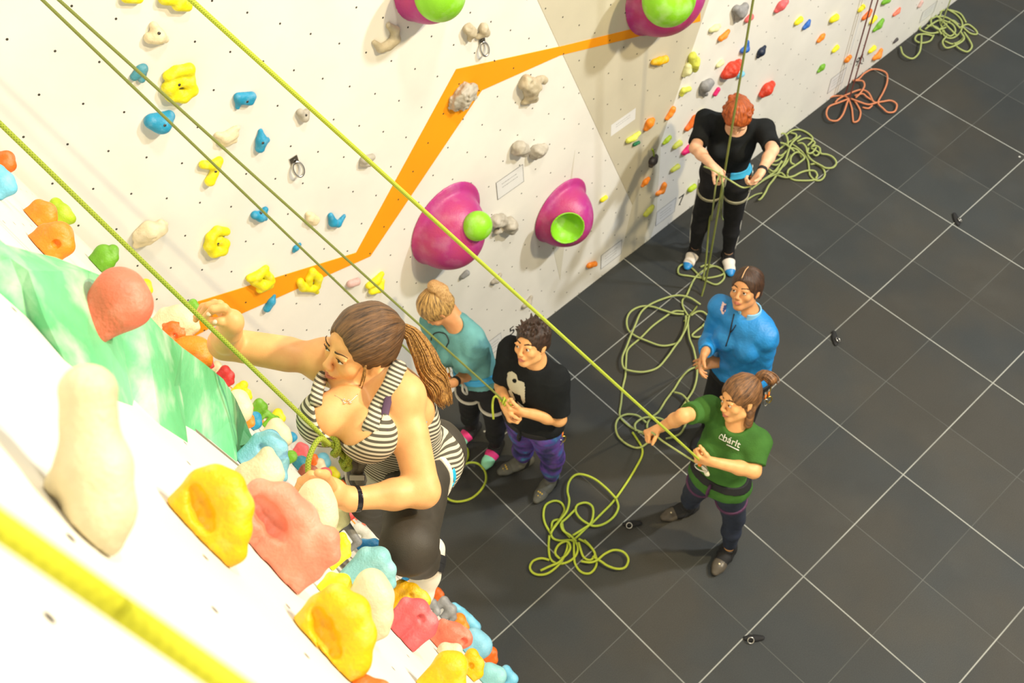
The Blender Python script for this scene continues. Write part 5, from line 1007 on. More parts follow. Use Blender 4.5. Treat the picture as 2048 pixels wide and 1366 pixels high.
# ================================================================== the climber
def climber():
    J = dict(neck=at(768, 765, 2.47), pelvis=at(803, 925, 2.83), shR=at(655, 722, 2.50), shL=at(803, 793, 2.42), elR=at(450, 687, 2.47), wrR=at(459, 662, 2.32), elL=at(846, 982, 2.40), wrL=at(700, 999, 2.31),
             hipL=at(838, 935, 2.78), hipR=at(760, 935, 2.84), kneeL=at(818, 1092, 2.42), ankL=at(852, 1130, 2.76), kneeR=at(742, 1002, 3.12), ankR=at(800, 1090, 3.42))
    J['right'] = unit(J['hipR'] - J['hipL']); lenchk('climber', J); base = J['pelvis'].copy()
    root = empty('person', base, 'climber in striped tank top and dark leggings with a long ponytail, reaching for a hold', 'person'); root['_w'] = tuple(base)
    M_ = dict(right=(.047, .995, -.088), fwd=(-.903, .080, .422), up=(.426, .060, .903)); h = Head(at(721.5, 694, 2.42), sc=.875, **M_)
    S = SDF(); D = torso(S, J, 0, 0, .92, neck=False)
    for (x, y, t, r) in ((652, 838, 2.40, .060), (738, 868, 2.38, .064)): S.ell(at(x, y, t), (r, r, r), k=.03)
    # chest skin between, collar area
    S.cap(at(700, 800, 2.42), at(690, 840, 2.42), .045, .04, k=.04)
    for q, r in (('R', 1.0), ('L', 1.03)):
        H, E_, W = J['sh' + q], J['el' + q], J['wr' + q]; S.ell(H, (.046 * r,) * 3, k=.04); S.cap(H, E_, .040 * r, .033 * r, k=.03); S.cap(H * .6 + E_ * .4, E_, .039 * r, .034 * r, k=.025); S.cap(E_, E_ * .6 + W * .4, .035 * r, .034 * r, k=.02); S.cap(E_ * .6 + W * .4, W, .033 * r, .0245, k=.02)
    S.cap(J['hipL'], J['kneeL'], .076, .056, k=.02); S.cap(J['hipR'], J['kneeR'], .076, .054, k=.02); S.cap(J['kneeL'], J['ankL'], .054, .035, k=.03); S.cap(J['kneeR'], J['ankR'], .052, .035, k=.03)
    head_prims(S, h, J['neck'], nr=.052, k=.01)
    S.cap(J['neck'], J['shL'], .050, .042, k=.03); S.cap(J['neck'], J['shR'], .050, .044, k=.03)
    # right hand: fingers arched towards the cream block
    S.ell(at(463, 645, 2.28), (.026, .026, .026), k=.02); S.cap(J['wrR'], at(462, 640, 2.27), .026, .022, k=.02)
    fr = [([(462, 634, 2.20), (441, 643, 2.17), (420, 643, 2.17)], (.0125, .0105, .0088)), ([(458, 628, 2.19), (448, 616, 2.16), (426, 619, 2.15), (410, 634, 2.17)], (.0125, .0105, .0095, .0078)),
          ([(455, 626, 2.22), (439, 609, 2.20), (416, 612, 2.20), (401, 631, 2.22)], (.0125, .0105, .0095, .0080)), ([(450, 625, 2.25), (430, 607, 2.24), (406, 614, 2.25), (392, 634, 2.27)], (.012, .0100, .0090, .0076)), ([(448, 630, 2.27), (426, 613, 2.28), (402, 624, 2.29), (391, 640, 2.30)], (.011, .0090, .008, .0068))]
    for P, R in fr: S.path([at(p[0], p[1], p[2] + .08) for p in P], R, k=.004)
    # left hand over the smooth cream hold
    S.cap(J['wrL'], at(664, 982, 2.27), .0255, .026, k=.02); S.cap(at(668, 978, 2.27), at(642, 962, 2.26), .022, .019, k=.015); S.cap(at(668, 992, 2.27), at(640, 975, 2.28), .020, .018, k=.015)
    fl = [([(646, 955, 2.24), (622, 951, 2.22), (603, 962, 2.24), (594, 978, 2.28)], (.0125, .011, .0095, .008)), ([(642, 962, 2.26), (617, 957, 2.26), (601, 968, 2.28), (597, 985, 2.31)], (.0125, .011, .0095, .008)),
          ([(640, 972, 2.29), (616, 968, 2.30), (604, 980, 2.32), (602, 996, 2.35)], (.012, .0105, .009, .008)), ([(640, 984, 2.31), (620, 982, 2.33), (609, 993, 2.35), (608, 1006, 2.37)], (.011, .0095, .0085, .0075)), ([(662, 972, 2.24), (650, 950, 2.19), (636, 946, 2.17)], (.0135, .0115, .0095))]
    for P, R in fl: S.path([at(*p) for p in P], R, k=.005)
    v, f = S.mesh(.0036); o = child('body', v, f, [SK1, LIP], root); fs = face_slots(h); paint(o, lambda C: np.where(fs(C) == 1, 1, 0), base)
    body = o; eyes(h, root, (.18, .95, .30), lash=True)
    for x, y, q in ((422, 643, 2.25), (411, 632, 2.25)):
        p = surf(body, x, y); n_ = SDF(); n_.ell(p, (.0055, .0055, .0055), k=.001); part('finger_nail', n_, .0012, NAIL, root)
    # tank top
    up, r_, f_ = D['up'], D['r'], D['f']; g = .008
    S = SDF(); P, N, L = J['pelvis'], J['neck'], D['L']; Mu = np.array([r_, f_, up])
    for q in (-1, 1): S.ell(P - f_ * .04 + r_ * q * .07 + up * .02, (.085, .085, .09), Mu, g=.012, k=.04)
    S.ell(P + up * .04, (.150, .102, .10), Mu, g=.012, k=.04); S.ell(P + up * L * .38, (.118, .092, .13), Mu, g=g + .004, k=.04); S.ell(P + up * L * .66 + f_ * .008, (.135, .103, .14), Mu, g=g, k=.04)
    for (x, y, t, r) in ((652, 838, 2.40, .060), (738, 868, 2.38, .064)): S.ell(at(x, y, t), (r, r, r), g=g, k=.03)
    sc = at(697, 822, 2.34); S.ell(sc, (.078, .078, .078), k=.006, op='s'); S.ell(at(700, 785, 2.36), (.088, .088, .088), k=.01, op='s')
    for q in 'RL': S.ell(J['sh' + q] - up * .02, (.085, .085, .085), k=.01, op='s')
    S.cut(P + up * .0, -up); S.disp = folds(.003, 30, 53)
    def stripes(name, axis, warp=14.0, freq=520.0):
        sm = bpy.data.materials.new(name); sm.use_nodes = True; nt = sm.node_tree; b = nt.nodes['Principled BSDF']; b.inputs['Roughness'].default_value = .85
        tc = nt.nodes.new('ShaderNodeTexCoord'); dt = nt.nodes.new('ShaderNodeVectorMath'); dt.operation = 'DOT_PRODUCT'; nt.links.new(tc.outputs['Object'], dt.inputs[0]); dt.inputs[1].default_value = tuple(unit(axis))
        no = nt.nodes.new('ShaderNodeTexNoise'); no.inputs['Scale'].default_value = 5; nt.links.new(tc.outputs['Object'], no.inputs['Vector'])
        a = math_node(nt, 'ADD', math_node(nt, 'MULTIPLY', dt.outputs['Value'], freq), math_node(nt, 'MULTIPLY', no.outputs['Fac'], warp)); s_ = math_node(nt, 'SINE', a); rr = nt.nodes.new('ShaderNodeValToRGB'); rr.color_ramp.elements[0].position = .42; rr.color_ramp.elements[1].position = .58
        rr.color_ramp.elements[0].color = (.085, .075, .05, 1); rr.color_ramp.elements[1].color = (.62, .56, .42, 1); nt.links.new(math_node(nt, 'MULTIPLY_ADD', s_, .5), rr.inputs[0]); nt.nodes[-1].inputs[2].default_value = .5; nt.links.new(rr.outputs[0], b.inputs['Base Color']); return sm
    sm = stripes('striped_jersey', up * .75 - f_ * .65); sm2 = stripes('striped_strap', at(800, 728, 2.4) - at(742, 852, 2.4), 3.0, 620.0)
    MATS['striped'] = sm
    tank = part('tank_top', S, .0045, sm, root, .006, 'grey and cream striped tank top')
    def strap(pts, rad, m, name, off=.003, parent=tank, fl=.35):
        Q = [surf(body, x, y) for x, y in pts]; Q = [q + unit(CAM - q) * off for q in Q]; ax = unit(CAM - Q[len(Q) // 2]); v, f = tube(smooth_path(Q, .008), rad, 10, flat=(ax, fl)); return child(name, v, f, m, parent)
    strap([(742, 852), (757, 810), (775, 770), (788, 742), (800, 728)], .021, sm2, 'shoulder_strap'); v, f = tube(smooth_path([at(632, 806, 2.345), at(634, 785, 2.37), at(640, 764, 2.41), at(648, 748, 2.46)], .008), .015, 10, flat=(unit(CAM - at(640, 770, 2.4)), .35)); child('shoulder_strap', v, f, sm2, tank)
    br = mat('plum_bra', (.10, .05, .10), .7); strap([(774, 862), (776, 830), (770, 800), (779, 770)], .010, br, 'bra_strap', .002)
    silver = mat('silver_chain', (.85, .82, .7), .25, metal=1.0); nk = [surf(body, x, y) for x, y in ((668, 783), (680, 793), (692, 799), (704, 796), (722, 784))]; nk = [p + unit(CAM - p) * .001 for p in nk]; v, f = tube(smooth_path(nk, .004), .0007, 5); ch = child('necklace', v, f, silver, root)
    for x, y in ((685, 793), (691, 799), (697, 795), (702, 799)): p = surf(body, x, y); n_ = SDF(); n_.ell(p + unit(CAM - p) * .002, (.0035, .0022, .003), k=.001); part('pendant', n_, .001, silver, ch)
    # leggings
    S = SDF(); S.ell(P + up * .0, (.150, .105, .11), Mu, g=.012, k=.04)
    for q in (-1, 1): S.ell(P - f_ * .05 + D['rh'] * q * .07 - up * .02, (.086, .086, .09), Mu, g=.01, k=.04)
    S.cap(J['hipL'], J['kneeL'], .088, .061, g=.006, k=.03); S.cap(J['hipR'], J['kneeR'], .086, .058, g=.006, k=.03)
    S.cap(J['kneeL'], J['kneeL'] * .5 + J['ankL'] * .5, .058, .050, g=.005, k=.03); S.cap(J['kneeL'] * .5 + J['ankL'] * .5, J['ankL'] * .92 + J['kneeL'] * .08, .050, .037, g=.004, k=.02); S.cap(J['kneeR'], J['ankR'], .053, .036, g=.005, k=.03)
    S.ell(P + up * .205 - f_ * .05, (.15, .12, .15), Mu, k=.006, op='s'); S.disp = folds(.0018, 45, 55); lg = part('leggings', S, .0045, mat('olive_black_leggings', (.045, .037, .025), .62, .15, 20, bump=.15, bscale=350, spec=.4), root, .004)
    # harness
    white, cy = mat('harness_offwhite', (.74, .70, .58), .6, bump=.2), mat('harness_cyan', (.02, .42, .66), .5)
    def wb(S, g_): S.ell(P + up * .04, (.150, .102, .10), Mu, g=g_, k=.04); S.ell(P + up * L * .38, (.118, .092, .13), Mu, g=g_, k=.04)
    hb = band(root, 'harness', wb, .020, P + up * .055, up, .022, white, .004, 'off white and cyan climbing harness')
    band(hb, 'cyan_edge', wb, .0235, P + up * .032, up, .005, cy, .003); S = SDF(); wb(S, .024); S.cut(P + up * .078, up); S.cut(P + up * .032, -up); c = surf(hb, 880, 908); S.cut(c + f_ * .03, f_); S.cut(c + f_ * .0 - f_ * .035, -f_); part('cyan_patch', S, .004, cy, hb)
    Q = [surf(tank, x, y) for x, y in ((846, 832), (852, 855), (850, 885))]; v, f = tube(smooth_path([q + unit(CAM - q) * .006 for q in Q], .006), .007, 8); child('gear_loop', v, f, cy, hb)
    for q in 'LR':
        def pl(S, g_, q=q): S.cap(J['hip' + q], J['knee' + q], .088, .061, g=g_)
        band(hb, 'leg_loop', pl, .012, J['hip' + q] * .84 + J['knee' + q] * .16, unit(J['knee' + q] - J['hip' + q]), .012, white, .004)
    gr = mat('grey_webbing', (.16, .14, .10), .7, bump=.3, bscale=200); Q = [at(688, 912, 2.44), at(704, 925, 2.46), at(716, 946, 2.50), at(722, 962, 2.54)]; v, f = tube(smooth_path(Q, .008), .016, 8, flat=(unit(CAM - Q[1]), .35)); child('tie_in_loop', v, f, gr, hb)
    Q = [at(736, 912, 2.46), at(722, 930, 2.47), at(716, 950, 2.49)]; v, f = tube(smooth_path(Q, .008), .012, 8, flat=(unit(CAM - Q[1]), .35)); child('buckle_strap', v, f, gr, hb); v, f = box(at(715, 955, 2.47), (.018, .006, .010), RC); child('buckle', v, f, mat('grey_buckle', (.45, .42, .36), .4), hb, False)
    # shoes
    T = unit(at(838, 1212, 2.80) - at(857, 1142, 2.77)); upv = unit(CAM - J['ankL']); wsh = mat('white_leather', (.80, .74, .62), .45); bsole = mat('blue_rubber', (.04, .14, .42), .5)
    upv = unit(upv + V3(0, 0, .6)); shoe(root, J['ankL'] + T * .012, T, upv, wsh, None, bsole, straps=(-.012, .014), sc=1.0, h=.0035); shoe(root, J['ankR'], V3(-1, 0, -.1), V3(0, 0, 1), blk, sc=1.0)
    # wristband
    def wr(S, g_): S.cap(J['elL'] * .6 + J['wrL'] * .4, J['wrL'], .034, .0245, g=g_)
    c = J['wrL'] * .93 + J['elL'] * .07; d_ = unit(J['wrL'] - J['elL']); gl = mat('glossy_black', (.012, .010, .012), .15); wb_ = band(root, 'wristband', wr, .0045, c, d_, .009, gl, .0022)
    # hair
    hm = hair_mat('brown_sleek_hair', (.035, .016, .006), (.24, .115, .04), 46); tie = at(796, 656, depth(h.P(0, -.10, .05)))
    def ex(S): S.cap(h.P(0, -.05, .045), tie, .064 * h.s, .014, k=.03)
    hair_cap(h, .010, extra=ex, m=hm, root=root, tie=tie, low=-.074, hh=.0032, earcut=False, disp=folds(.0012, 160, 59), faceclip=(0, .078, -.038, .066, .086, .106))
    hp = hair_mat('honey_ponytail', (.16, .06, .012), (.72, .38, .09), 30, 'lin'); td = depth(tie)
    ponytail(root, [tie, at(822, 668, td + .0), at(846, 705, td + .01), at(862, 745, td + .03), at(880, 785, td + .06), at(898, 822, td + .08)], [.013, .026, .034, .034, .028, .008], 170, .0021, hp, 'ponytail', 7, wav=.006)
    td_ = unit(at(822, 668, td) - tie); a_ = unit(np.cross(td_, V3(.3, .2, .9))); b_ = np.cross(td_, a_); v, f = tube([tie + td_ * .004 + .0155 * (a_ * math.cos(q) + b_ * math.sin(q)) for q in np.linspace(0, 6.283, 20, endpoint=False)], .005, 8, True); child('hair_tie', v, f, mat('beige_hair_tie', (.70, .48, .26), .6), root)
    for k_, P_ in enumerate(([h.P(-.070, .03, .0), h.P(-.078, .035, -.05), h.P(-.068, .03, -.10), h.P(-.07, .02, -.14)], [h.P(-.07, .0, -.04), h.P(-.074, .012, -.09), h.P(-.06, .01, -.13)])):
        ponytail(root, P_, [.003, .005, .002], 9, .0010, hp, 'loose_strand', 20 + k_, core=False, wav=.006)
    return J, root, h, body, tank
JC, RCL, HCm, BODY, TANK = climber()
# ================================================================== ropes
RL = rope_mat('lime_rope', (.50, .60, .05), (.20, .26, .015)); RY = rope_mat('yellow_rope', (.62, .62, .02), (.50, .51, .015)); RG_ = rope_mat('pale_green_rope', (.40, .46, .16), (.20, .25, .07))
RT = rope_mat('olive_rope', (.24, .28, .06), (.11, .13, .03)); RK = rope_mat('deep_lime_rope', (.33, .40, .03), (.14, .19, .01)); RO = rope_mat('orange_rope', (.66, .25, .12), (.38, .12, .05)); RD = rope_mat('dark_green_rope', (.12, .16, .07), (.04, .06, .03)); RR_ = rope_mat('dark_red_rope', (.20, .05, .04), (.07, .02, .02))
def anchor(A, pa, B_, pb, z=9.5):
    """top point whose straight ropes to A and B pass the pixels pa and pb"""
    n1 = np.cross(A - CAM, ray(*pa)); n2 = np.cross(B_ - CAM, ray(*pb)); d = np.cross(n1, n2); M = np.array([n1, n2, V3(0, 0, 1)]); return np.linalg.solve(M, V3(n1 @ A, n2 @ B_, z))
K = at(660, 886, 2.36); DV = at(1400, 921, depth(JG['wrL']) + .0)
Q = anchor(K, (0, 247), DV, (382, 0)); print('anchor', Q, 'depth checks', (Q - CAM) @ ray(0, 0))
def upto(P, px, tpx, ext=2.0):
    q = at(*px, tpx); d = unit(q - P); e = q + d * .2; return [[P, P * .5 + q * .5, q, e], [e, e + V3(0, 0, 2.1), e + V3(0, 0, 4.2)]]
def tail_pt(P, px, Q_):
    # depth where the rope P->Q_ crosses the pixel
    d = ray(*px); A = np.stack([d, -(Q_ - P)], 1); s = np.linalg.lstsq(A, P - CAM, rcond=None)[0]; return s
print('t at frame edges', tail_pt(K, (0, 247), Q), tail_pt(DV, (382, 0), Q))
rope('climbing_rope', upto(K, (0, 247), 1.9), RK, 'lime climbing rope running up from the knot at the striped tank top', 'rope', None, .0054)
rope('climbing_rope', upto(DV, (382, 0), 2.2), RL, 'lime belay rope running up from the hands of the green t-shirt', 'rope', None, .0067)
# figure of eight knot
a = at(652, 877, 2.34); b = at(696, 922, 2.40); ax = unit(b - a); u_ = unit(np.cross(ax, V3(.2, .1, 1))); w_ = np.cross(ax, u_); L = np.linalg.norm(b - a)
def hel(r, n, ph, s0, s1, m=60, e=1.0): return [a + ax * L * (s0 + (s1 - s0) * i / m) + (u_ * math.cos(ph + n * 6.283 * i / m) + w_ * math.sin(ph + n * 6.283 * i / m) * e) * r for i in range(m + 1)]
tl = [a + ax * L * .15 + u_ * .008, at(640, 878, 2.30), at(626, 896, 2.28), at(617, 922, 2.27), at(616, 945, 2.27)]
rope('tie_in_knot', [hel(.0125, 1.6, .3, .05, .75), hel(.0135, 1.7, 2.4, .12, .95), hel(.0125, 1.3, 4.4, .35, 1.0), [K, a + ax * L * .3, a + ax * L * .6, b], [b, at(700, 935, 2.43), at(690, 938, 2.45), at(682, 922, 2.42)], tl], RK, 'lime figure of eight knot with a tail in front of the striped tank top', 'knot', None, .0066, step=.005)
# two thin ropes down to the pair on the floor
K2 = at(1006, 800, depth(JK['wrL'])); K3 = at(886, 768, depth(JB['wrL'])); Q2 = anchor(K2, (118, 0), K3, (85, 0)); print('anchor2', Q2, tail_pt(K2, (118, 0), Q2), tail_pt(K3, (85, 0), Q2))
rope('climbing_rope', upto(K2, (118, 0), 3.0), RT, 'thin green rope running from the top left corner down to the dark haired person', 'rope', None, .0057)
rope('climbing_rope', upto(K3, (85, 0), 3.05), RT, 'thin green rope running from the top left corner behind the ponytail', 'rope', None, .0057)
ax2 = unit(at(1022, 818, depth(K2)) - K2); u2 = unit(np.cross(ax2, V3(0, 0, 1))); w2 = np.cross(ax2, u2)
def hel2(r, n, ph, l): return [K2 + ax2 * l * (i / 30 - .1) + (u2 * math.cos(ph + n * 6.283 * i / 30) + w2 * math.sin(ph + n * 6.283 * i / 30)) * r for i in range(31)]
rope('tie_in_knot', [hel2(.013, 2, 0, .07), hel2(.013, 2, 3, .08), [K2, at(990, 793, depth(K2)), at(985, 810, depth(K2) + .02), at(987, 838, depth(K2) + .06)]], RL, 'green knot with a tail in the hands of the dark haired person', 'knot', None, .0062, step=.008)
# rope close to the lens
P0, P1 = at(0, 1052, .36), at(455, 1366, .40); d = unit(P1 - P0); rope('climbing_rope', [[P0 - d * .5, P0, (P0 + P1) / 2, P1, P1 + d * .5]], RY, 'thick blurred yellow rope crossing the bottom left corner', 'rope', None, .0054, step=.02, n=16)
# vertical ropes at the back
def vert(px_floor, ztop=7.5, z0=0.0): F = onz(*px_floor, z0); return [F + V3(0, 0, ztop), F + V3(.004, 0, ztop * .6), F + V3(0, .003, ztop * .3), F]
F5 = onz(1408, 578); rope('climbing_rope', [[F5 + V3(0, 0, 7.5), F5 + V3(0, 0, 3), F5 + V3(.01, 0, .5), onz(1404, 590, .006), onz(1390, 618, .008), onz(1368, 643, .012)], [onz(1430, 352, 1.0), onz(1424, 395, .72), onz(1418, 450, .4), onz(1412, 520, .12), onz(1406, 560, .01)]], RT, 'olive rope hanging in front of the red haired person to the floor', 'rope', None, .0070)
rope('climbing_rope', [vert((1549, 268)), vert((1543, 280))], RD, 'pair of dark green ropes hanging beside the black sleeve', 'rope', None, .0055)
kn = onz(1549, 268, 0); tk = SDF(); pk_ = onback(1563, 197, .12); kz = kn + V3(0, 0, 0.0)
zz = min(np.linspace(0, 2, 201), key=lambda z: abs(((RC @ (kn + V3(0, 0, z) - CAM))[1] / (RC @ (kn + V3(0, 0, z) - CAM))[2]) * FPX + CY - 197)); pk_ = kn + V3(0, 0, zz)
S = SDF(); S.cap(pk_ - V3(0, 0, .05), pk_ + V3(0, 0, .05), .018, .016, k=.01); S.cap(pk_ - V3(0, 0, .03), pk_ + V3(-.05, 0, -.06), .015, .012, k=.01); S.disp = folds(.004, 120, 61); v, f = S.mesh(.004, .005); o = child('rope_tie', v, f, mat('teal_tape', (.02, .28, .32), .6)); tag(o, 'small teal tie around the pair of dark green ropes', 'tie')
rope('climbing_rope', [vert((1698, 200)), vert((1690, 192))], RR_, 'pair of dark red ropes hanging above the orange rope heap', 'rope', None, .0055)
rope('climbing_rope', [vert((1882, 52))], RG_, 'pale green rope hanging above the far rope heap', 'rope', None, .005)
# ---- rope lying on the mats: traced polylines
def fl(ox, oy, sc, txt, lift=.006, seed=0):
    out = []
    for i, ln in enumerate(txt.strip().split('\n')):
        P = [tuple(map(float, t.split(','))) for t in ln.split()]; rg = np.random.RandomState(seed + i); q = []
        for j, (x, y) in enumerate(P):
            z = lift + .002 + .014 * (i % 3) * (1 if 0 < j < len(P) - 1 else .6) + .004 * rg.rand(); q.append(onz(ox + x / sc, oy + y / sc, z))
        out.append(q)
    return out
c4 = fl(1020, 520, 3.596, '''1360,765 1290,790 1230,850 1180,930 1120,1010 1070,1090 1020,1130 990,1170 985,1210
1290,400 1280,450 1290,560 1320,640 1340,740 1345,830 1320,930 1270,1010 1230,1070 1190,1130 1185,1200
1180,950 1240,970 1290,1030 1300,1080
1270,255 1330,130 1400,70 1470,45 1530,75 1540,130 1490,175 1430,160 1370,120 1310,60 1260,30 1215,50 1215,100 1290,115 1400,130 1500,115 1540,90 1500,55 1420,35 1370,50
1300,400 1350,370 1400,380 1440,440 1380,480 1310,540 1350,555 1420,530 1440,500
1470,330 1430,420 1380,480
1280,400 1245,340 1240,290 1270,255
1250,390 1180,385 1100,360 1020,335 940,335 870,370 840,430 850,500 900,545 980,580 1080,615 1160,610 1220,580 1260,480 1265,400
1370,320 1290,270 1200,255 1100,280 1000,325 940,380 900,470 870,540 840,620 808,700 815,770 860,795 960,805 1060,775 1130,700 1180,630 1230,560 1270,480 1285,420
1250,370 1180,370 1100,420 1020,480 940,560 850,640 835,720 830,830 810,920 800,1020 790,1120 840,1180 900,1220 970,1245
1010,1300 930,1350 850,1330 780,1270 760,1200 780,1140 840,1110 920,1120 980,1170
905,1230 900,1180 950,1140 1010,1130 1080,1140 1120,1160
920,1240 980,1240 1010,1260
1300,1080 1240,1230 1180,1270 1120,1285''', seed=1)
rope('climbing_rope', c4, RG_, 'pale green rope lying in wide loops between the red haired person and the green t-shirt', 'rope', None, .0070)
c5 = fl(1040, 860, 4.268, '''960,20 1000,80 1040,150 1040,220 990,320 930,420 870,510 820,580 770,640 700,710 620,790 560,840 490,910 440,950
820,585 840,660 800,740 720,800 640,820 580,800 510,750 475,690 490,640 560,620 615,650 625,720 600,800 530,850 450,900
820,585 740,500 640,420 540,380 470,385 420,440 405,520 420,600 400,690 340,770 280,850 260,890
260,880 215,800 200,720 220,640 290,605 350,620 380,680 350,750 290,830 265,890 290,930 350,945 420,940 470,950 495,1010 470,1080 400,1130 320,1140 260,1100 245,1000 250,900
250,1110 180,1095 110,1120 85,1180 130,1230 220,1230 300,1180 360,1110 400,1020 410,950
175,1200 250,1165 330,1130 380,1080
460,950 460,1050 470,1140 520,1210 590,1225 640,1180 655,1110 620,1020 560,960 500,930
500,960 540,1080 600,1110 640,1060 600,990 550,940
520,1120 600,1130 660,1110 720,1060 800,1025 880,1040 925,1100 900,1170 830,1185 750,1160 690,1120 620,1080
270,850 280,780 350,770 370,850 430,920
470,680 400,750 350,800 370,860 430,900 480,950
340,1100 300,1050 330,980 400,950 430,1000 400,1060 350,1100''', seed=30)
rope('rope_heap', c5, RL, 'lime rope heap on the mats at the end of the trailing line', 'rope', 'rope heaps on the mats', .0074)
c6 = fl(840, 860, 6.209, '''200,950 255,1040 230,1130 170,1190 120,1210
210,860 290,820 290,740 250,680 200,640
240,760 300,820 400,880 520,885 650,840 760,740 820,620 800,500 720,420 620,405 520,440 400,510 300,580 200,640
330,260 430,200 530,210 600,290 560,400 450,440 340,430 200,400
250,560 400,490 500,440
250,620 300,590 420,570 500,530 530,470 480,470 400,530 300,570
330,230 420,180 500,185 590,240 590,330 540,400 470,460''', seed=50)
rope('rope_heap', c6, RL, 'olive rope coil on the mats behind the bent knee', 'rope', 'rope heaps on the mats', .0074)
pe = onz(840 + 140 / 6.209, 860 + 1220 / 6.209, .02); S = SDF(); S.cap(pe - V3(.02, .02, 0), pe + V3(.03, .03, .005), .018, .012, k=.01); v, f = S.mesh(.004); tag(child('rope_end_tape', v, f, mat('blue_tape', (.04, .30, .70), .5)), 'bright blue rope end beside the bent knee', 'rope end')
c1 = fl(1500, 240, 8.54, '''620,250 720,180 840,165 960,210 1060,290 1060,360 980,440
690,220 780,240 790,290 720,350
440,270 520,230 600,240 640,320 650,430
700,400 830,490 930,590 990,700 1010,850 1030,950 1120,1030 1220,1020 1280,930 1240,820 1130,750 1030,760
1000,480 980,560 1010,640 1090,710 1200,770 1300,820 1420,810 1475,730 1420,640 1320,590 1210,570 1190,480 1120,440 1040,460
640,920 660,850 780,770 880,700 930,640 850,560 770,560 700,640 700,730 760,760
650,870 640,950 740,1020 880,1035 1060,1030 1150,1000
430,930 600,980 740,960 860,900 980,865 1100,870 1150,940 1120,1000
860,270 760,350 700,420 650,560 620,660 560,780 480,900 400,1020 320,1120 260,1240 190,1340 140,1366
360,700 450,700 560,620 610,530
340,750 450,770 560,720 640,700 700,620
310,830 400,880 470,820 540,700
320,880 420,950 520,900 600,960
200,1040 320,960 480,850 600,760 700,600
820,400 900,400 960,470 980,560 1060,560 1130,470
800,370 880,330 960,310 1040,330 1110,390 1060,440
1040,480 1120,520 1180,570 1120,610 1060,560
430,380 520,390 600,410 680,470 760,540
440,530 540,470 620,400 700,360 800,290
430,570 520,610 600,560 700,480 820,520 880,640''', seed=70)
rope('rope_heap', c1, RG_, 'big tangled pale green rope heap right of the red haired person', 'rope', 'rope heaps on the mats', .0074)
c2 = fl(1600, 0, 5.12, '''265,1015 350,985 450,985 500,1010
360,1050 400,1010 500,960 620,920 700,950 750,1040 790,1050
500,1010 400,1050 300,1090 270,1160 300,1225 380,1235 440,1170 480,1060 500,1010
500,1020 530,1110 540,1200 550,1250 600,1230 620,1150 590,1080 550,1020
520,1010 600,1040 700,1070 790,1050 850,1040 930,1030 990,1070 970,1140 900,1150 850,1110 800,1050 850,950 890,850 890,760 830,720 740,710 660,750 600,810 540,825
560,825 640,830 660,880 620,950 570,1000
640,1100 700,1110 740,1080
560,980 640,960 680,990 740,1030''', seed=90)
rope('rope_heap', c2, RO, 'orange rope heap at the foot of the wall', 'rope', 'rope heaps on the mats', .0074)
c3 = fl(1600, 0, 5.12, '''1470,60 1430,180 1440,250 1480,330
1480,100 1350,150 1260,230 1230,300 1330,340 1430,330
1340,180 1350,250 1420,300 1500,280
1500,90 1600,150 1660,230 1640,330 1560,390 1480,370 1450,280
1370,370 1280,350 1200,360 1180,410 1240,440 1330,420 1370,360
1245,360 1240,450 1220,540 1150,600 1060,560 1030,480
1640,280 1720,250 1800,310 1810,350 1740,340 1660,270
1680,330 1740,420 1760,480 1710,530 1620,490 1580,440
1650,330 1680,400 1600,460 1500,490 1460,430 1500,370
1530,100 1640,140 1700,230
1380,150 1450,200 1560,250 1590,320 1540,370 1470,330
1300,260 1400,280 1450,350
1480,420 1560,450 1640,420 1680,370
1320,210 1400,170 1500,180 1580,230 1640,290
1280,300 1360,240 1440,210 1530,290 1600,360
1400,330 1480,260 1560,210 1620,250''', seed=110)
rope('rope_heap', c3, RG_, 'far pale green rope heap at the top right of the photo', 'rope', 'rope heaps on the mats', .0074)
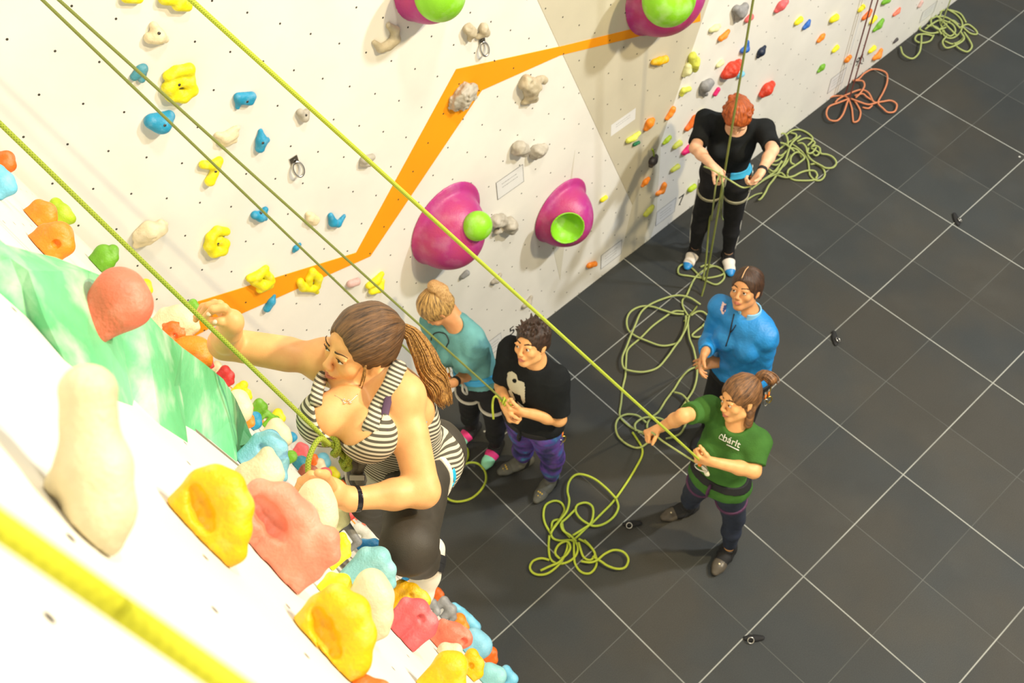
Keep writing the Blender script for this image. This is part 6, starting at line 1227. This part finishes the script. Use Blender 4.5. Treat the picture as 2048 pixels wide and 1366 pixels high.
# ropes in hands
wr, wl = depth(JR['wrR']), depth(JR['wrL'])
rope('climbing_rope', [[at(1408, 333, wr), at(1425, 340, wr - .05), at(1445, 352, wr - .08), at(1462, 362, wl - .08), at(1485, 375, wl - .03), at(1503, 372, wl)], [at(1503, 378, wl), onz(1528, 360, .6), onz(1548, 350, .25), onz(1562, 345, .01)],
    [at(1443, 350, wr - .05), at(1446, 385, wr + .1), onz(1442, 425, .45), onz(1450, 441, .32), onz(1472, 425, .33), onz(1492, 402, .36), onz(1510, 390, .2), onz(1524, 386, .01)], [at(1440, 345, wr - .04), at(1432, 370, wr), at(1428, 400, wr + .2), onz(1423, 440, .42)]], RG_, 'pale green rope end being tied at the waist of the red haired person', 'rope', None, .0054)
wg = depth(JG['wrR']); hg_ = at(1302, 864, wg - .02)
rope('climbing_rope', [[at(1404, 932, depth(JG['wrL']) + .04), at(1365, 908, (wg + depth(JG['wrL'])) / 2), at(1325, 882, wg), hg_, onz(1288, 868, .6), onz(1284, 866, .25), onz(1290, 862, .01)]], RG_, 'slack green rope between the waist and the lowered fist of the green t-shirt', 'rope', None, .0054)
wu = depth(JU['wrL']); rope('climbing_rope', [[at(1412, 728, wu - .02), at(1402, 733, wu), onz(1394, 736, .5), onz(1392, 736, .2), onz(1398, 733, .012)]], RG_, 'short green rope end falling from the hands in blue sleeves', 'rope', None, .0054)
# ================================================================== lamps, sky, camera
def lamp(name, loc, to, size, power, col):
    l = bpy.data.lights.new(name, 'AREA'); l.shape = 'DISK'; l.size = size; l.energy = power; l.color = col; o = bpy.data.objects.new(name, l); COL.objects.link(o); o.location = loc
    o.rotation_euler = (Vector(to) - Vector(loc)).to_track_quat('-Z', 'Y').to_euler(); return o
lamp('ceiling_lamp', (0.2, -4.8, 7.2), (-3.0, .2, 2.5), .35, 370, (1, .80, .46))
lamp('ceiling_lamp', (3.4, -5.0, 8.0), (1.0, .2, .8), .5, 640, (.95, .97, 1))
lamp('ceiling_lamp', (-1.6, -2.2, 9.2), (-1.8, -1.6, 0), .6, 170, (1, .93, .82))
w = bpy.data.worlds.new('hall_light'); scene.world = w; w.use_nodes = True; w.node_tree.nodes['Background'].inputs[0].default_value = (.86, .88, .90, 1); w.node_tree.nodes['Background'].inputs[1].default_value = .30
cam = bpy.data.cameras.new('camera'); co = bpy.data.objects.new('camera', cam); COL.objects.link(co); cam.sensor_width = 36; cam.lens = FPX / 2048 * 36; cam.clip_start = .02
r, d, fw = RC; co.matrix_world = Matrix([[r[i], -d[i], -fw[i], CAM[i]] for i in range(3)] + [[0, 0, 0, 1]]); scene.camera = co
cam.dof.use_dof = True; cam.dof.focus_distance = 2.6; cam.dof.aperture_fstop = 7.0
scene.view_settings.view_transform = 'Standard'; scene.view_settings.look = 'None'; scene.view_settings.exposure = 0.1; scene.view_settings.gamma = 1; scene.view_settings.use_curve_mapping = False
for o in bpy.data.objects:
    if '_w' in o: del o['_w']
